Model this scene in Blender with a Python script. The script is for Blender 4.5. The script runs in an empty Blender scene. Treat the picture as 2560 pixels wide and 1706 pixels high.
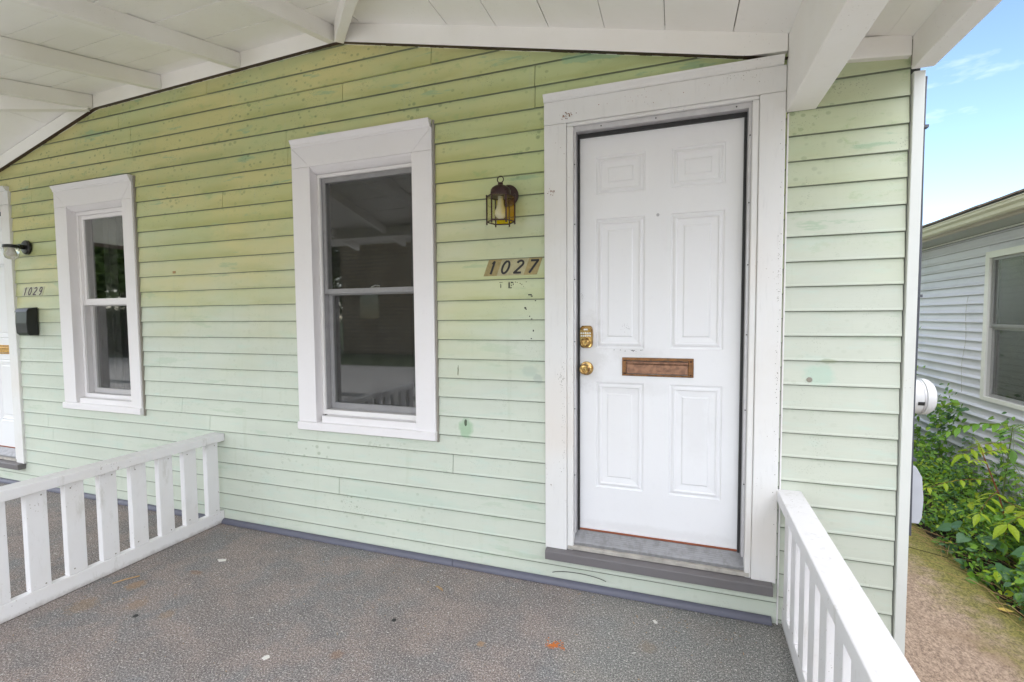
import bpy, bmesh, math, random
from mathutils import Vector, Matrix
random.seed(7)
R = math.radians
C = bpy.context.scene
COL = C.collection

# ------------------------------------------------------------------ camera, sky, sun, exposure
cam = bpy.data.cameras.new('camera'); camo = bpy.data.objects.new('camera', cam); COL.objects.link(camo)
rt = Vector((0.94417706, 0.32935452, -0.00743447)); dn = Vector((0.0098173, -0.05068648, -0.99866636)); fw = Vector((-0.32929211, 0.94284489, -0.05109038))
M = Matrix((( rt.x, -dn.x, -fw.x, 0), (rt.y, -dn.y, -fw.y, -2.4), (rt.z, -dn.z, -fw.z, 1.43), (0, 0, 0, 1)))
camo.matrix_world = M
cam.sensor_width = 36; cam.sensor_fit = 'HORIZONTAL'; cam.lens = 16.505; cam.clip_start = 0.02; cam.clip_end = 2000
C.camera = camo

SUN_EL, SUN_AZ = 42, 172         # azimuth measured from +Y (behind the house) towards +X: a veiled sun over the street
W = bpy.data.worlds.new('World'); C.world = W; W.use_nodes = True
wn = W.node_tree; wn.nodes.clear()
wo = wn.nodes.new('ShaderNodeOutputWorld'); bg = wn.nodes.new('ShaderNodeBackground'); sky = wn.nodes.new('ShaderNodeTexSky')
sky.sky_type = 'NISHITA'; sky.sun_disc = False; sky.sun_elevation = R(SUN_EL); sky.sun_rotation = R(SUN_AZ)
sky.air_density = 1.0; sky.dust_density = 0.1; sky.ozone_density = 2.0
tc = wn.nodes.new('ShaderNodeTexCoord'); mp = wn.nodes.new('ShaderNodeMapping'); mp.inputs['Scale'].default_value = (1.2, 1.2, 4.5)
nz = wn.nodes.new('ShaderNodeTexNoise'); nz.inputs['Scale'].default_value = 3.2; nz.inputs['Detail'].default_value = 6; nz.inputs['Roughness'].default_value = .62
cr = wn.nodes.new('ShaderNodeValToRGB'); cr.color_ramp.elements[0].position = .55; cr.color_ramp.elements[1].position = .78
cr.color_ramp.elements[0].color = (0, 0, 0, 1); cr.color_ramp.elements[1].color = (.35, .35, .35, 1)
mx = wn.nodes.new('ShaderNodeMix'); mx.data_type = 'RGBA'; mx.inputs['B'].default_value = (9.5, 9.3, 9.6, 1)
L = wn.links
L.new(tc.outputs['Generated'], mp.inputs['Vector']); L.new(mp.outputs[0], nz.inputs['Vector']); L.new(nz.outputs['Fac'], cr.inputs[0])
L.new(cr.outputs[0], mx.inputs['Factor']); L.new(sky.outputs[0], mx.inputs['A']); L.new(mx.outputs['Result'], bg.inputs['Color']); L.new(bg.outputs[0], wo.inputs[0])
bg.inputs['Strength'].default_value = 0.043
sun = bpy.data.lights.new('sun', 'SUN'); sun.energy = 1.5; sun.angle = R(150); sun.color = (1, .945, .875)
suno = bpy.data.objects.new('sun', sun); COL.objects.link(suno)
az = R(SUN_AZ); el = R(SUN_EL)
sd = Vector((math.sin(az) * math.cos(el), math.cos(az) * math.cos(el), math.sin(el)))
suno.rotation_euler = sd.to_track_quat('Z', 'Y').to_euler()
C.view_settings.view_transform = 'Standard'; C.view_settings.look = 'None'; C.view_settings.gamma = 1
C.view_settings.use_curve_mapping = False; C.view_settings.exposure = 2.8
C.cycles.max_bounces = 10; C.cycles.diffuse_bounces = 6; C.cycles.transparent_max_bounces = 24
C.cycles.use_denoising = True

# ------------------------------------------------------------------ material helpers
class NT:
    def __init__(s, name):
        s.m = bpy.data.materials.new(name); s.m.use_nodes = True; s.t = s.m.node_tree; s.n = s.t.nodes; s.l = s.t.links
        s.b = s.n['Principled BSDF']; s.out = s.n['Material Output']
        g = s.n.new('ShaderNodeNewGeometry'); s.P = g.outputs['Position']; s.geo = g
        sp = s.n.new('ShaderNodeSeparateXYZ'); s.l.new(s.P, sp.inputs[0]); s.X, s.Y, s.Z = sp.outputs
    def lk(s, a, b):
        if isinstance(a, (int, float)): b.default_value = a
        elif isinstance(a, tuple): b.default_value = (*a, 1) if len(a) == 3 and b.type == 'RGBA' else a
        else: s.l.new(a, b)
    def math(s, op, a, b=0.0, c=None, clamp=False):
        n = s.n.new('ShaderNodeMath'); n.operation = op; n.use_clamp = clamp
        s.lk(a, n.inputs[0]); s.lk(b, n.inputs[1])
        if c is not None: s.lk(c, n.inputs[2])
        return n.outputs[0]
    def noise(s, scale, detail=4, rough=.5, vec=None, sc=None, dist=0.0, off=None):
        n = s.n.new('ShaderNodeTexNoise'); n.inputs['Scale'].default_value = scale; n.inputs['Detail'].default_value = detail
        n.inputs['Roughness'].default_value = rough; n.inputs['Distortion'].default_value = dist
        v = vec or s.P
        if sc or off:
            m = s.n.new('ShaderNodeMapping'); m.inputs['Scale'].default_value = sc or (1, 1, 1); m.inputs['Location'].default_value = off or (0, 0, 0)
            s.l.new(v, m.inputs['Vector']); v = m.outputs[0]
        s.l.new(v, n.inputs['Vector']); return n.outputs['Fac']
    def voro(s, scale, sc=None, feat='F1', rand=1.0):
        n = s.n.new('ShaderNodeTexVoronoi'); n.feature = feat; n.inputs['Scale'].default_value = scale; n.inputs['Randomness'].default_value = rand
        v = s.P
        if sc:
            m = s.n.new('ShaderNodeMapping'); m.inputs['Scale'].default_value = sc; s.l.new(v, m.inputs['Vector']); v = m.outputs[0]
        s.l.new(v, n.inputs['Vector']); return n
    def ss(s, v, lo, hi):        # smoothstep-like ramp
        n = s.n.new('ShaderNodeMapRange'); n.interpolation_type = 'SMOOTHSTEP'
        s.lk(v, n.inputs['Value']); n.inputs['From Min'].default_value = lo; n.inputs['From Max'].default_value = hi
        return n.outputs[0]
    def mix(s, f, a, b, bt='MIX'):
        n = s.n.new('ShaderNodeMix'); n.data_type = 'RGBA'; n.blend_type = bt
        s.lk(f, n.inputs['Factor']); s.lk(a, n.inputs['A']); s.lk(b, n.inputs['B']); return n.outputs['Result']
    def bump(s, h, strength=.3, dist=.002):
        n = s.n.new('ShaderNodeBump'); n.inputs['Strength'].default_value = strength; n.inputs['Distance'].default_value = dist
        s.lk(h, n.inputs['Height']); s.l.new(n.outputs[0], s.b.inputs['Normal']); return n
    def dist2(s, x, z, sx=1, sz=1):    # elliptical distance from (x,z) in the wall plane
        a = s.math('MULTIPLY', s.math('SUBTRACT', s.X, x), 1 / sx); b = s.math('MULTIPLY', s.math('SUBTRACT', s.Z, z), 1 / sz)
        return s.math('SQRT', s.math('ADD', s.math('MULTIPLY', a, a), s.math('MULTIPLY', b, b)))
    def set(s, col=None, rough=None, **kw):
        if col is not None: s.lk(col, s.b.inputs['Base Color'])
        if rough is not None: s.lk(rough, s.b.inputs['Roughness'])
        for k, v in kw.items(): s.lk(v, s.b.inputs[k.replace('_', ' ')])
        return s.m

def paint(name, col, dirt=(.33, .29, .24), amt=.25, rough=.5, spots=.5, chip=0.0, grain=(1, 1, 1), tint=None):
    t = NT(name)
    a = t.noise(2.2, 5, .6); b = t.noise(26, 4, .6, sc=grain)
    c = t.mix(t.math('MULTIPLY', t.ss(a, .42, .75), amt), col, tuple(x * y * 2 for x, y in zip(col, (.46, .445, .42))))
    c = t.mix(t.math('MULTIPLY', t.ss(b, .55, .8), amt * .7), c, tuple(x * .82 for x in col))
    if tint: c = t.mix(t.math('MULTIPLY', t.ss(t.noise(1.3, 3, .5, off=(4, 2, 9)), .45, .7), .5), c, tint)
    if spots:
        v = t.voro(60).outputs['Distance']; n2 = t.noise(3.1, 3, .5, off=(7, 1, 3)); n3 = t.noise(300, 2, .5)
        m = t.math('MULTIPLY', t.math('LESS_THAN', v, .14), t.ss(n2, .56, .62)); m = t.math('MULTIPLY', m, t.ss(n3, .45, .55))
        c = t.mix(t.math('MULTIPLY', m, spots), c, dirt)
    if chip:
        n4 = t.noise(38, 5, .7, sc=(1, 1, .5)); n5 = t.noise(5, 3, .6, off=(3, 3, 3))
        m = t.math('MULTIPLY', t.ss(n4, .66, .69), t.ss(n5, .52, .6)); c = t.mix(t.math('MULTIPLY', m, chip), c, (.22, .16, .11))
    t.bump(t.math('ADD', b, t.math('MULTIPLY', t.noise(140, 3, .6, sc=grain), .5)), .22, .0015)
    return t.set(c, rough)

# siding paint: mint with an algae / yellowed film towards the top, mildew spots, smears and a few marks
def siding(name, yel, top0, top1, off=.101, pale=(.585, .63, .535)):
    t = NT(name)
    oi = t.n.new('ShaderNodeObjectInfo'); rnd = oi.outputs['Random']
    n1 = t.noise(.9, 4, .55, sc=(.7, 1, 1.6)); n2 = t.noise(3.5, 5, .6, sc=(.5, 1, 1.4)); n3 = t.noise(9, 5, .65, sc=(.5, 1, 1.8), off=(5, 1, 2))
    base = t.mix(t.ss(n2, .3, .7), tuple(v * .94 for v in pale), pale)
    base = t.mix(t.math('MULTIPLY', t.ss(n3, .50, .72), .5), base, (.50, .62, .54))
    zz = t.math('ADD', t.Z, t.math('ADD', t.math('MULTIPLY', t.math('SUBTRACT', n1, .5), 1.9), t.math('MULTIPLY', t.math('SUBTRACT', rnd, .5), .20)))
    film = t.ss(zz, top0, top1)
    ycol = t.mix(t.ss(t.noise(2.1, 4, .6, sc=(.6, 1, 1.5), off=(2, 8, 1)), .38, .66), (.63, .58, .245), (.50, .545, .25))
    ycol = t.mix(t.math('MULTIPLY', t.ss(rnd, .4, .9), .35), ycol, (.50, .51, .19))
    ycol = t.mix(t.math('MULTIPLY', t.ss(t.X, -1.5, -.5), .75), ycol, (.46, .56, .27))
    c = t.mix(t.math('MULTIPLY', film, yel), base, ycol)
    fb = t.math('FRACT', t.math('DIVIDE', t.math('ADD', t.Z, 10 * .1095 - off), .1095))
    ol = t.math('MULTIPLY', t.math('MULTIPLY', t.ss(fb, .75, .05), film), t.math('ADD', .12, t.math('MULTIPLY', t.ss(t.noise(2.7, 4, .65, sc=(.5, 1, 2.2), off=(6, 2, 5)), .40, .62), .55)))
    c = t.mix(t.math('MULTIPLY', ol, yel), c, (.36, .38, .13))
    bl = t.math('MULTIPLY', t.ss(t.noise(8, 6, .72, sc=(.8, 1, 1.4), off=(2, 6, 3)), .57, .66), t.ss(t.math('ADD', t.Z, t.math('MULTIPLY', t.ss(t.X, -1.6, -.6), .3)), 1.7, 2.5))
    c = t.mix(t.math('MULTIPLY', bl, .45), c, (.30, .42, .18))
    st = t.math('MULTIPLY', t.ss(t.noise(10, 5, .65, sc=(1.6, 1, .12), off=(1, 4, 7)), .56, .72), .22); c = t.mix(st, c, (.42, .47, .33))
    # rinsed / mould green smears with crisp upper edges
    sm = t.noise(4.2, 6, .68, sc=(.45, 1, 2.6), off=(1, 1, 1)); sm = t.math('MULTIPLY', t.ss(sm, .60, .66), t.math('ADD', .2, t.math('MULTIPLY', t.ss(t.Z, 1.2, 2.4), .45)))
    c = t.mix(sm, c, (.27, .43, .26))
    # mildew spots: two sizes, more of them high up and in one low patch
    dens = t.math('ADD', t.ss(t.Z, 1.7, 2.6), t.ss(t.dist2(-1.9, .45, .7, .35), 1.1, .3), clamp=True)
    dens = t.math('MULTIPLY', t.math('ADD', dens, .18), t.ss(t.noise(2.6, 3, .5, off=(9, 0, 4)), .4, .62))
    v1 = t.voro(26, sc=(.8, 1, 1)); s1 = t.ss(t.math('SUBTRACT', t.math('MULTIPLY', t.noise(9, 2, .5), .42), v1.outputs['Distance']), -.05, .06)
    c = t.mix(t.math('MULTIPLY', t.math('MULTIPLY', s1, dens), .48), c, (.16, .23, .11))
    v2 = t.voro(105); s2 = t.math('LESS_THAN', v2.outputs['Distance'], t.math('MULTIPLY', t.noise(14, 2, .5), .42))
    d2 = t.math('ADD', .12, t.math('MULTIPLY', dens, .6))
    c = t.mix(t.math('MULTIPLY', t.math('MULTIPLY', s2, t.ss(t.noise(6, 3, .6, off=(3, 3, 8)), .5, .6)), d2), c, (.17, .20, .13))
    # contact shadow painted in as a dark line under each lap, uneven along the board
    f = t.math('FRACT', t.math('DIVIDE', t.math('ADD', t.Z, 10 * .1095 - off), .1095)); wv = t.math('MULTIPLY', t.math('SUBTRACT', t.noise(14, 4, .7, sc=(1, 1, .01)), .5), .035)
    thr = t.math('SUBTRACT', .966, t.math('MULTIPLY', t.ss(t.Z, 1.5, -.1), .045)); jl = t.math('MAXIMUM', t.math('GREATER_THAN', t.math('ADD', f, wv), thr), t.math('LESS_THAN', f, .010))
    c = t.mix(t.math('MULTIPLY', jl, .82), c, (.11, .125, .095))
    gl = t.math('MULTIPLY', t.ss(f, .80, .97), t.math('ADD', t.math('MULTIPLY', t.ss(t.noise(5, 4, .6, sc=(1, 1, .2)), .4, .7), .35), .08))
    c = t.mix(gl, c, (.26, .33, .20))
    # marks: green drip below a hole, scuffs, chipped nick, rust dot
    def blob(cx, cz, sx, sz, col, k, hard=(1.15, .55), nsc=22):
        nonlocal c
        d = t.math('ADD', t.dist2(cx, cz, sx, sz), t.math('MULTIPLY', t.math('SUBTRACT', t.noise(nsc, 3, .6), .5), 1.1))
        c = t.mix(t.math('MULTIPLY', t.ss(d, hard[0], hard[1]), k), c, col)
    blob(-1.118, .80, .045, .06, (.22, .42, .22), .6); blob(-1.118, .835, .008, .022, (.05, .07, .04), .9, (1.1, .8), 60)
    blob(-1.16, 1.13, .004, .03, (.12, .14, .07), .8, (1.1, .8), 60)
    blob(.60, 1.165, .07, .05, (.36, .56, .44), .45); blob(.633, 1.226, .035, .012, (.30, .34, .22), .7)
    blob(-.74, 1.14, .05, .03, (.33, .42, .36), .35); blob(-.69, 1.10, .03, .028, (.30, .36, .33), .4, nsc=60)
    blob(-1.60, .35, .5, .05, (.45, .60, .50), .22)
    blob(-1.75, 2.45, .26, .035, (.24, .44, .25), .45, (1.0, .8)); blob(-.3, 2.72, .3, .03, (.26, .46, .30), .5, (1.0, .8))
    t.bump(t.math('ADD', t.noise(55, 4, .6, sc=(.3, 1, 1.6)), t.math('MULTIPLY', t.noise(2.4, 2, .5), 3)), .12, .003)
    return t.set(c, .42)

M_ = {}
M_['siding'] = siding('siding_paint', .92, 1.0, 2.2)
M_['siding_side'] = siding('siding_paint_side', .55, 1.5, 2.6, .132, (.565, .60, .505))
M_['white'] = paint('white_trim', (.78, .76, .75), amt=.35, spots=.5)
M_['whitewin'] = paint('white_window_trim', (.80, .775, .78), amt=.25, spots=.15)
M_['doorcase'] = paint('white_door_casing', (.76, .755, .74), amt=.6, spots=.9, chip=.9, tint=(.74, .66, .58), grain=(2.5, 2.5, .35))
M_['door'] = paint('white_door', (.80, .80, .81), amt=.18, spots=.05, rough=.38)
M_['rail'] = paint('white_railing', (.80, .79, .80), amt=.5, spots=.9, chip=.7, grain=(1, 1, .4))
M_['ceil'] = paint('white_ceiling', (.91, .90, .87), amt=.28, spots=.35, tint=(.74, .73, .66))
M_['beam'] = paint('white_beam', (.89, .875, .84), amt=.3, spots=.35, tint=(.68, .66, .56))
M_['corner'] = paint('pale_corner_board', (.68, .70, .66), amt=.4, spots=.5)
M_['grime'] = paint('dirty_edge', (.30, .28, .24), amt=.8, spots=.6, rough=.8)
def simple(name, col, rough=.5, metal=0, var=.2, nscale=20, bump=.1, dist=.001, **kw):
    t = NT(name); n = t.noise(nscale, 4, .6)
    c = t.mix(t.math('MULTIPLY', t.ss(n, .35, .7), var), col, tuple(x * .55 for x in col)); t.bump(t.noise(nscale * 4, 3, .6), bump, dist)
    t.b.inputs['Metallic'].default_value = metal
    return t.set(c, rough, **kw)
M_['alu'] = simple('aluminium_frame', (.60, .59, .60), .35, .3)
M_['greyalu'] = simple('grey_window_sash', (.50, .49, .50), .4, .1)
M_['black'] = simple('black_rubber', (.030, .030, .030), .6)
M_['blackgloss'] = simple('black_enamel', (.006, .006, .007), .28, bump=.02)
M_['brown'] = simple('dark_brown_metal', (.045, .018, .016), .35, .3, var=.5, nscale=60)
def brass_mat(name, a, b, rough):
    t = NT(name); c = t.mix(t.ss(t.noise(45, 4, .65), .38, .66), a, b); t.b.inputs['Metallic'].default_value = 1; t.bump(t.noise(90, 3, .6), .08, .001); return t.set(c, rough)
M_['brass'] = brass_mat('polished_brass', (.58, .40, .16), (.26, .13, .045), .2)
M_['oldbrass'] = brass_mat('tarnished_copper', (.27, .135, .062), (.15, .085, .05), .42)
M_['oldbrass2'] = brass_mat('tarnished_copper_flap', (.33, .185, .12), (.20, .115, .08), .48)
M_['yellowbrass'] = brass_mat('yellow_brass', (.60, .36, .10), (.42, .22, .06), .4)
M_['rust'] = simple('copper_weatherstrip', (.30, .09, .045), .5, .2)
M_['sillpaint'] = paint('grey_sill_paint', (.155, .145, .148), amt=.9, spots=.4, rough=.55, grain=(.3, 2, 2), dirt=(.4, .4, .4))
M_['purple'] = paint('slate_base_paint', (.115, .118, .155), amt=.9, spots=.3, rough=.5, chip=.8)
_t = M_['door'].node_tree; _c = [l for l in _t.links if l.to_socket.name == 'Base Color'][0].from_socket
T2 = NT.__new__(NT); T2.m = M_['door']; T2.t = _t; T2.n = _t.nodes; T2.l = _t.links; T2.b = T2.n['Principled BSDF']; T2.geo = [n for n in T2.n if n.type == 'NEW_GEOMETRY'][0]; T2.P = T2.geo.outputs['Position']; T2.X, T2.Y, T2.Z = [n for n in T2.n if n.type == 'SEPXYZ'][0].outputs
_o = _c
for cx, cz, sx, sz, k in ((-.43, 1.24, .10, .22, .30), (-.1, .33, .5, .03, .16), (-.2, 1.24, .16, .05, .2), (.1, .9, .1, .2, .10), (-.25, 1.06, .25, .04, .12)):
    d = T2.math('ADD', T2.dist2(cx, cz, sx, sz), T2.math('MULTIPLY', T2.math('SUBTRACT', T2.noise(16, 5, .7), .5), 1.6))
    _o = T2.mix(T2.math('MULTIPLY', T2.ss(d, 1.2, .3), k), _o, (.42, .40, .37))
T2.l.new(_o, T2.b.inputs['Base Color'])
def ribs(name):
    t = NT(name); n = t.math('SINE', t.math('MULTIPLY', t.Y, 900)); c = t.mix(t.ss(t.noise(30, 4, .6), .4, .7), (.30, .30, .31), (.23, .23, .23)); t.bump(n, .25, .002); t.b.inputs['Metallic'].default_value = .4; return t.set(c, .45)
M_['threshold'] = ribs('ribbed_threshold')
M_['cement'] = simple('peeled_sill_wood', (.48, .45, .40), .8, var=.8, nscale=14)
M_['dark'] = simple('dark_interior', (.035, .035, .035), .9)
M_['curtain'] = simple('grey_curtain', (.10, .10, .09), .9)
M_['sheath'] = simple('dark_sheathing', (.05, .05, .042), .9)
M_['shingle'] = simple('brown_shingle', (.20, .15, .13), .9, var=.7, nscale=40, bump=.5, dist=.004)
M_['cream'] = paint('cream_gutter', (.58, .545, .45), amt=.9, spots=.3, grain=(1, 6, .4))
M_['pinkfascia'] = paint('faded_fascia', (.47, .41, .37), amt=.7, spots=.3, grain=(1, .3, 4))
M_['soffit'] = simple('grey_soffit', (.46, .47, .45), .6)
M_['vinyl'] = (lambda t: (t.bump(t.noise(50, 3, .6, sc=(1, .3, 2)), .1, .002), t.set(t.mix(t.math('MULTIPLY', t.math('LESS_THAN', t.math('FRACT', t.math('DIVIDE', t.math('ADD', t.Z, 40 * .1016 - 1.631), .1016)), .06), .55), t.mix(t.math('MULTIPLY', t.ss(t.noise(3, 5, .65, sc=(1, .4, 1.3)), .42, .74), .6), (.70, .68, .78), (.48, .47, .52)), (.20, .20, .21)), .45))[1])(NT('blue_grey_vinyl'))  # dark line low on each course is lap shadow painted into the colour
M_['meterwhite'] = simple('white_meter_plastic', (.72, .72, .71), .25, var=.12)
M_['boxgrey'] = simple('light_grey_plastic', (.50, .52, .56), .4, var=.1)
M_['cable'] = simple('dark_grey_cable', (.08, .085, .10), .5)
M_['tilegold'] = simple('gold_number_plate', (.34, .27, .115), .35, .25, var=.5, nscale=50)
M_['tilepale'] = simple('pale_number_plate', (.42, .38, .22), .35, .2, var=.4, nscale=50)
M_['numblack'] = simple('black_lettering', (.012, .012, .014), .45)
M_['numbrown'] = simple('dark_purple_lettering', (.05, .02, .035), .5)
M_['tiletan'] = simple('tan_number_plate', (.56, .56, .38), .5, var=.6, nscale=90)
M_['paper'] = simple('paint_flake', (.75, .73, .68), .8)
M_['orange'] = simple('orange_rust_crumbs', (.62, .20, .05), .9)
M_['tan'] = simple('dry_straw', (.42, .27, .13), .8)
M_['bark'] = simple('bark', (.09, .065, .05), .9, var=.6, bump=.6, dist=.01)
M_['redstem'] = simple('red_brown_stem', (.22, .065, .03), .6)
M_['greenstem'] = simple('green_stem', (.14, .19, .05), .6)

def glass(name, tint=(1, 1, 1), refl=1.0, rough=.0):
    t = NT(name); t.n.remove(t.b)
    tr = t.n.new('ShaderNodeBsdfTransparent'); tr.inputs[0].default_value = (*tint, 1)
    gl = t.n.new('ShaderNodeBsdfGlossy'); gl.inputs['Roughness'].default_value = rough
    vd = t.n.new('ShaderNodeVectorMath'); vd.operation = 'DOT_PRODUCT'; t.l.new(t.geo.outputs['Incoming'], vd.inputs[0]); t.l.new(t.geo.outputs['Normal'], vd.inputs[1])
    fz = t.math('MULTIPLY_ADD', t.math('POWER', t.math('SUBTRACT', 1.0, t.math('ABSOLUTE', vd.outputs['Value']), clamp=True), 5.0), .96, .04)   # Schlick
    mixs = t.n.new('ShaderNodeMixShader'); t.l.new(t.math('MULTIPLY', fz, refl, clamp=True), mixs.inputs[0])
    t.l.new(tr.outputs[0], mixs.inputs[1]); t.l.new(gl.outputs[0], mixs.inputs[2]); t.l.new(mixs.outputs[0], t.out.inputs[0]); return t.m
M_['pane'] = glass('window_glass', (.88, .89, .88), 3.0, .03)
M_['clearpane'] = glass('lantern_clear_glass', (.95, .94, .85), 1.2)
M_['amber'] = glass('lantern_amber_glass', (.98, .84, .10), 1.0)
def screen(name):
    t = NT(name); t.n.remove(t.b)
    tr = t.n.new('ShaderNodeBsdfTransparent'); df = t.n.new('ShaderNodeBsdfDiffuse')
    t.lk(t.mix(t.ss(t.noise(8, 3, .6, sc=(1, 1, .6)), .4, .7), (.05, .05, .047), (.085, .085, .08)), df.inputs[0])
    mixs = t.n.new('ShaderNodeMixShader'); mixs.inputs[0].default_value = .24
    t.l.new(tr.outputs[0], mixs.inputs[1]); t.l.new(df.outputs[0], mixs.inputs[2]); t.l.new(mixs.outputs[0], t.out.inputs[0]); return t.m
M_['screen'] = screen('insect_screen')
t = NT('frosted_bulb'); M_['bulb'] = t.set((.80, .77, .72), .25, Subsurface_Weight=.0)
t = NT('jar_glass'); M_['jar'] = t.set((.85, .84, .80), .12, Transmission_Weight=.75, IOR=1.45)

def carpet():
    t = NT('outdoor_carpet')
    n1 = t.noise(1.3, 4, .6); n2 = t.noise(4.5, 5, .6, off=(3, 2, 1)); n3 = t.noise(165, 3, .8); n4 = t.noise(120, 4, .85, off=(2, 2, 2))
    c = t.mix(t.ss(n1, .35, .65), (.325, .285, .265), (.30, .303, .305)); c = t.mix(t.math('MULTIPLY', t.ss(n2, .42, .62), .8), c, (.42, .345, .31)); c = t.mix(t.math('MULTIPLY', t.ss(t.noise(9, 5, .7, off=(8, 1, 1)), .5, .68), .5), c, (.24, .22, .22))
    gm = t.math('MULTIPLY', t.ss(t.math('ADD', t.X, t.math('MULTIPLY', n2, .5)), -.35, .0), .65)
    weave = t.math('MULTIPLY', t.math('SINE', t.math('MULTIPLY', t.X, 1050)), t.math('SINE', t.math('MULTIPLY', t.Y, 900)))
    c = t.mix(gm, c, t.mix(t.ss(weave, -.4, .6), (.22, .235, .215), (.46, .47, .43)))
    c = t.mix(t.ss(n3, .46, .54), t.mix(.62, c, (.04, .036, .035)), c)
    c = t.mix(t.math('MULTIPLY', t.ss(n4, .545, .60), .75), c, (.78, .73, .69))
    v = t.voro(70).outputs['Distance']; m = t.math('MULTIPLY', t.math('LESS_THAN', v, .11), t.ss(n2, .4, .6)); c = t.mix(t.math('MULTIPLY', m, .7), c, (.62, .58, .52))
    def blob(cx, cy, r, col, k, r2=None):
        nonlocal c
        a = t.math('MULTIPLY', t.math('SUBTRACT', t.X, cx), 1 / r); b = t.math('MULTIPLY', t.math('SUBTRACT', t.Y, cy), 1 / (r2 or r))
        d = t.math('SQRT', t.math('ADD', t.math('MULTIPLY', a, a), t.math('MULTIPLY', b, b)))
        d = t.math('ADD', d, t.math('MULTIPLY', t.math('SUBTRACT', t.noise(60, 4, .7), .5), 2.0))
        c = t.mix(t.math('MULTIPLY', t.ss(d, 1.2, .5), k), c, col)
    blob(-.488, -.48, .020, (.62, .19, .05), .95, .012); blob(-2.739, -.744, .05, (.45, .26, .12), .45); blob(-2.796, -.955, .07, (.42, .26, .13), .35)
    blob(-2.55, -.86, .05, (.42, .26, .14), .3); blob(-2.32, -.869, .04, (.42, .26, .13), .3); blob(-.794, -.573, .02, (.45, .28, .15), .6); blob(-2.55, -.55, .05, (.33, .17, .09), .4, .02)
    blob(-.10, -.36, .04, (.30, .24, .17), .4); blob(-1.35, -.83, .03, (.35, .19, .10), .35)
    t.bump(t.math('ADD', t.math('MULTIPLY', n3, 1.0), t.math('MULTIPLY', weave, .12)), .7, .006)
    return t.set(c, .95, Specular_IOR_Level=.1)
M_['carpet'] = carpet()
def path():
    t = NT('brown_aggregate_path')
    n1 = t.noise(2, 5, .6); n2 = t.noise(85, 5, .8, sc=(1, .6, 1)); n3 = t.noise(7, 5, .65, off=(1, 5, 2))
    c = t.mix(t.ss(n2, .34, .66), (.21, .145, .105), (.62, .46, .34)); c = t.mix(t.math('MULTIPLY', t.ss(n1, .45, .7), .5), c, (.30, .20, .115))
    e = t.math('ADD', t.X, t.math('MULTIPLY', t.math('SUBTRACT', n3, .5), .9)); ym = t.math('ADD', t.ss(e, 1.62, 2.05), t.math('MULTIPLY', t.ss(t.Y, 1.5, 2.6), .5), clamp=True)
    c = t.mix(t.math('MULTIPLY', ym, .9), c, t.mix(t.ss(n2, .35, .65), (.10, .11, .02), (.34, .30, .06)))
    t.bump(n2, .6, .006); return t.set(c, .9)
M_['path'] = path()
M_['soil'] = simple('dark_soil', (.045, .033, .022), .95, var=.6, nscale=12, bump=.8, dist=.02)
M_['lawn'] = simple('ground_grass', (.07, .10, .035), .95, var=.5, nscale=3, bump=.6, dist=.03)
M_['asphalt'] = simple('asphalt', (.13, .13, .125), .9, var=.4, nscale=5, bump=.4, dist=.01)
M_['concrete'] = simple('concrete_walk', (.55, .53, .49), .85, var=.4, nscale=6, bump=.3, dist=.005)
def leafmat(name, cols, trans=.35):
    t = NT(name); r = t.geo.outputs['Random Per Island']; ra = t.n.new('ShaderNodeValToRGB'); els = ra.color_ramp.elements
    while len(els) < len(cols): els.new(.5)
    for i, c in enumerate(cols): els[i].position = i / (len(cols) - 1); els[i].color = (*c, 1)
    t.l.new(r, ra.inputs[0]); c = t.mix(t.math('MULTIPLY', t.ss(t.noise(60, 3, .6), .4, .7), .35), ra.outputs[0], t.mix(.5, ra.outputs[0], (.02, .03, .005)))
    t.lk(c, t.b.inputs['Base Color']); t.b.inputs['Roughness'].default_value = .45
    tl = t.n.new('ShaderNodeBsdfTranslucent'); t.l.new(t.mix(.5, c, (.22, .32, .03)), tl.inputs[0]); ms = t.n.new('ShaderNodeMixShader'); ms.inputs[0].default_value = trans
    t.l.new(t.b.outputs[0], ms.inputs[1]); t.l.new(tl.outputs[0], ms.inputs[2]); t.l.new(ms.outputs[0], t.out.inputs[0]); return t.m
M_['leaf'] = leafmat('green_leaves', [(.11, .25, .035), (.17, .37, .04), (.24, .46, .045), (.12, .29, .05), (.36, .52, .045)])
M_['leafdark'] = leafmat('dark_green_leaves', [(.06, .15, .06), (.08, .19, .08), (.09, .20, .06)], .2)
M_['leafbright'] = leafmat('yellow_green_leaves', [(.42, .62, .03), (.52, .68, .05), (.58, .66, .06)], .5)
M_['leafyellow'] = simple('yellow_leaf', (.75, .55, .14), .6)
M_['treeleaf'] = leafmat('tree_leaves', [(.03, .06, .015), (.05, .09, .02), (.07, .12, .03)], .3)
def brickm():
    t = NT('tan_brick'); b = t.n.new('ShaderNodeTexBrick'); b.inputs['Scale'].default_value = 1; b.inputs['Brick Width'].default_value = .6; b.inputs['Row Height'].default_value = .2; b.inputs['Mortar Size'].default_value = .02
    b.inputs['Color1'].default_value = (.60, .45, .28, 1); b.inputs['Color2'].default_value = (.50, .36, .22, 1); b.inputs['Mortar'].default_value = (.14, .10, .08, 1)
    cb = t.n.new('ShaderNodeCombineXYZ'); t.l.new(t.X, cb.inputs[0]); t.l.new(t.Z, cb.inputs[1]); t.l.new(cb.outputs[0], b.inputs['Vector']); return t.set(b.outputs[0], .9)
M_['brick'] = brickm()

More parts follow.
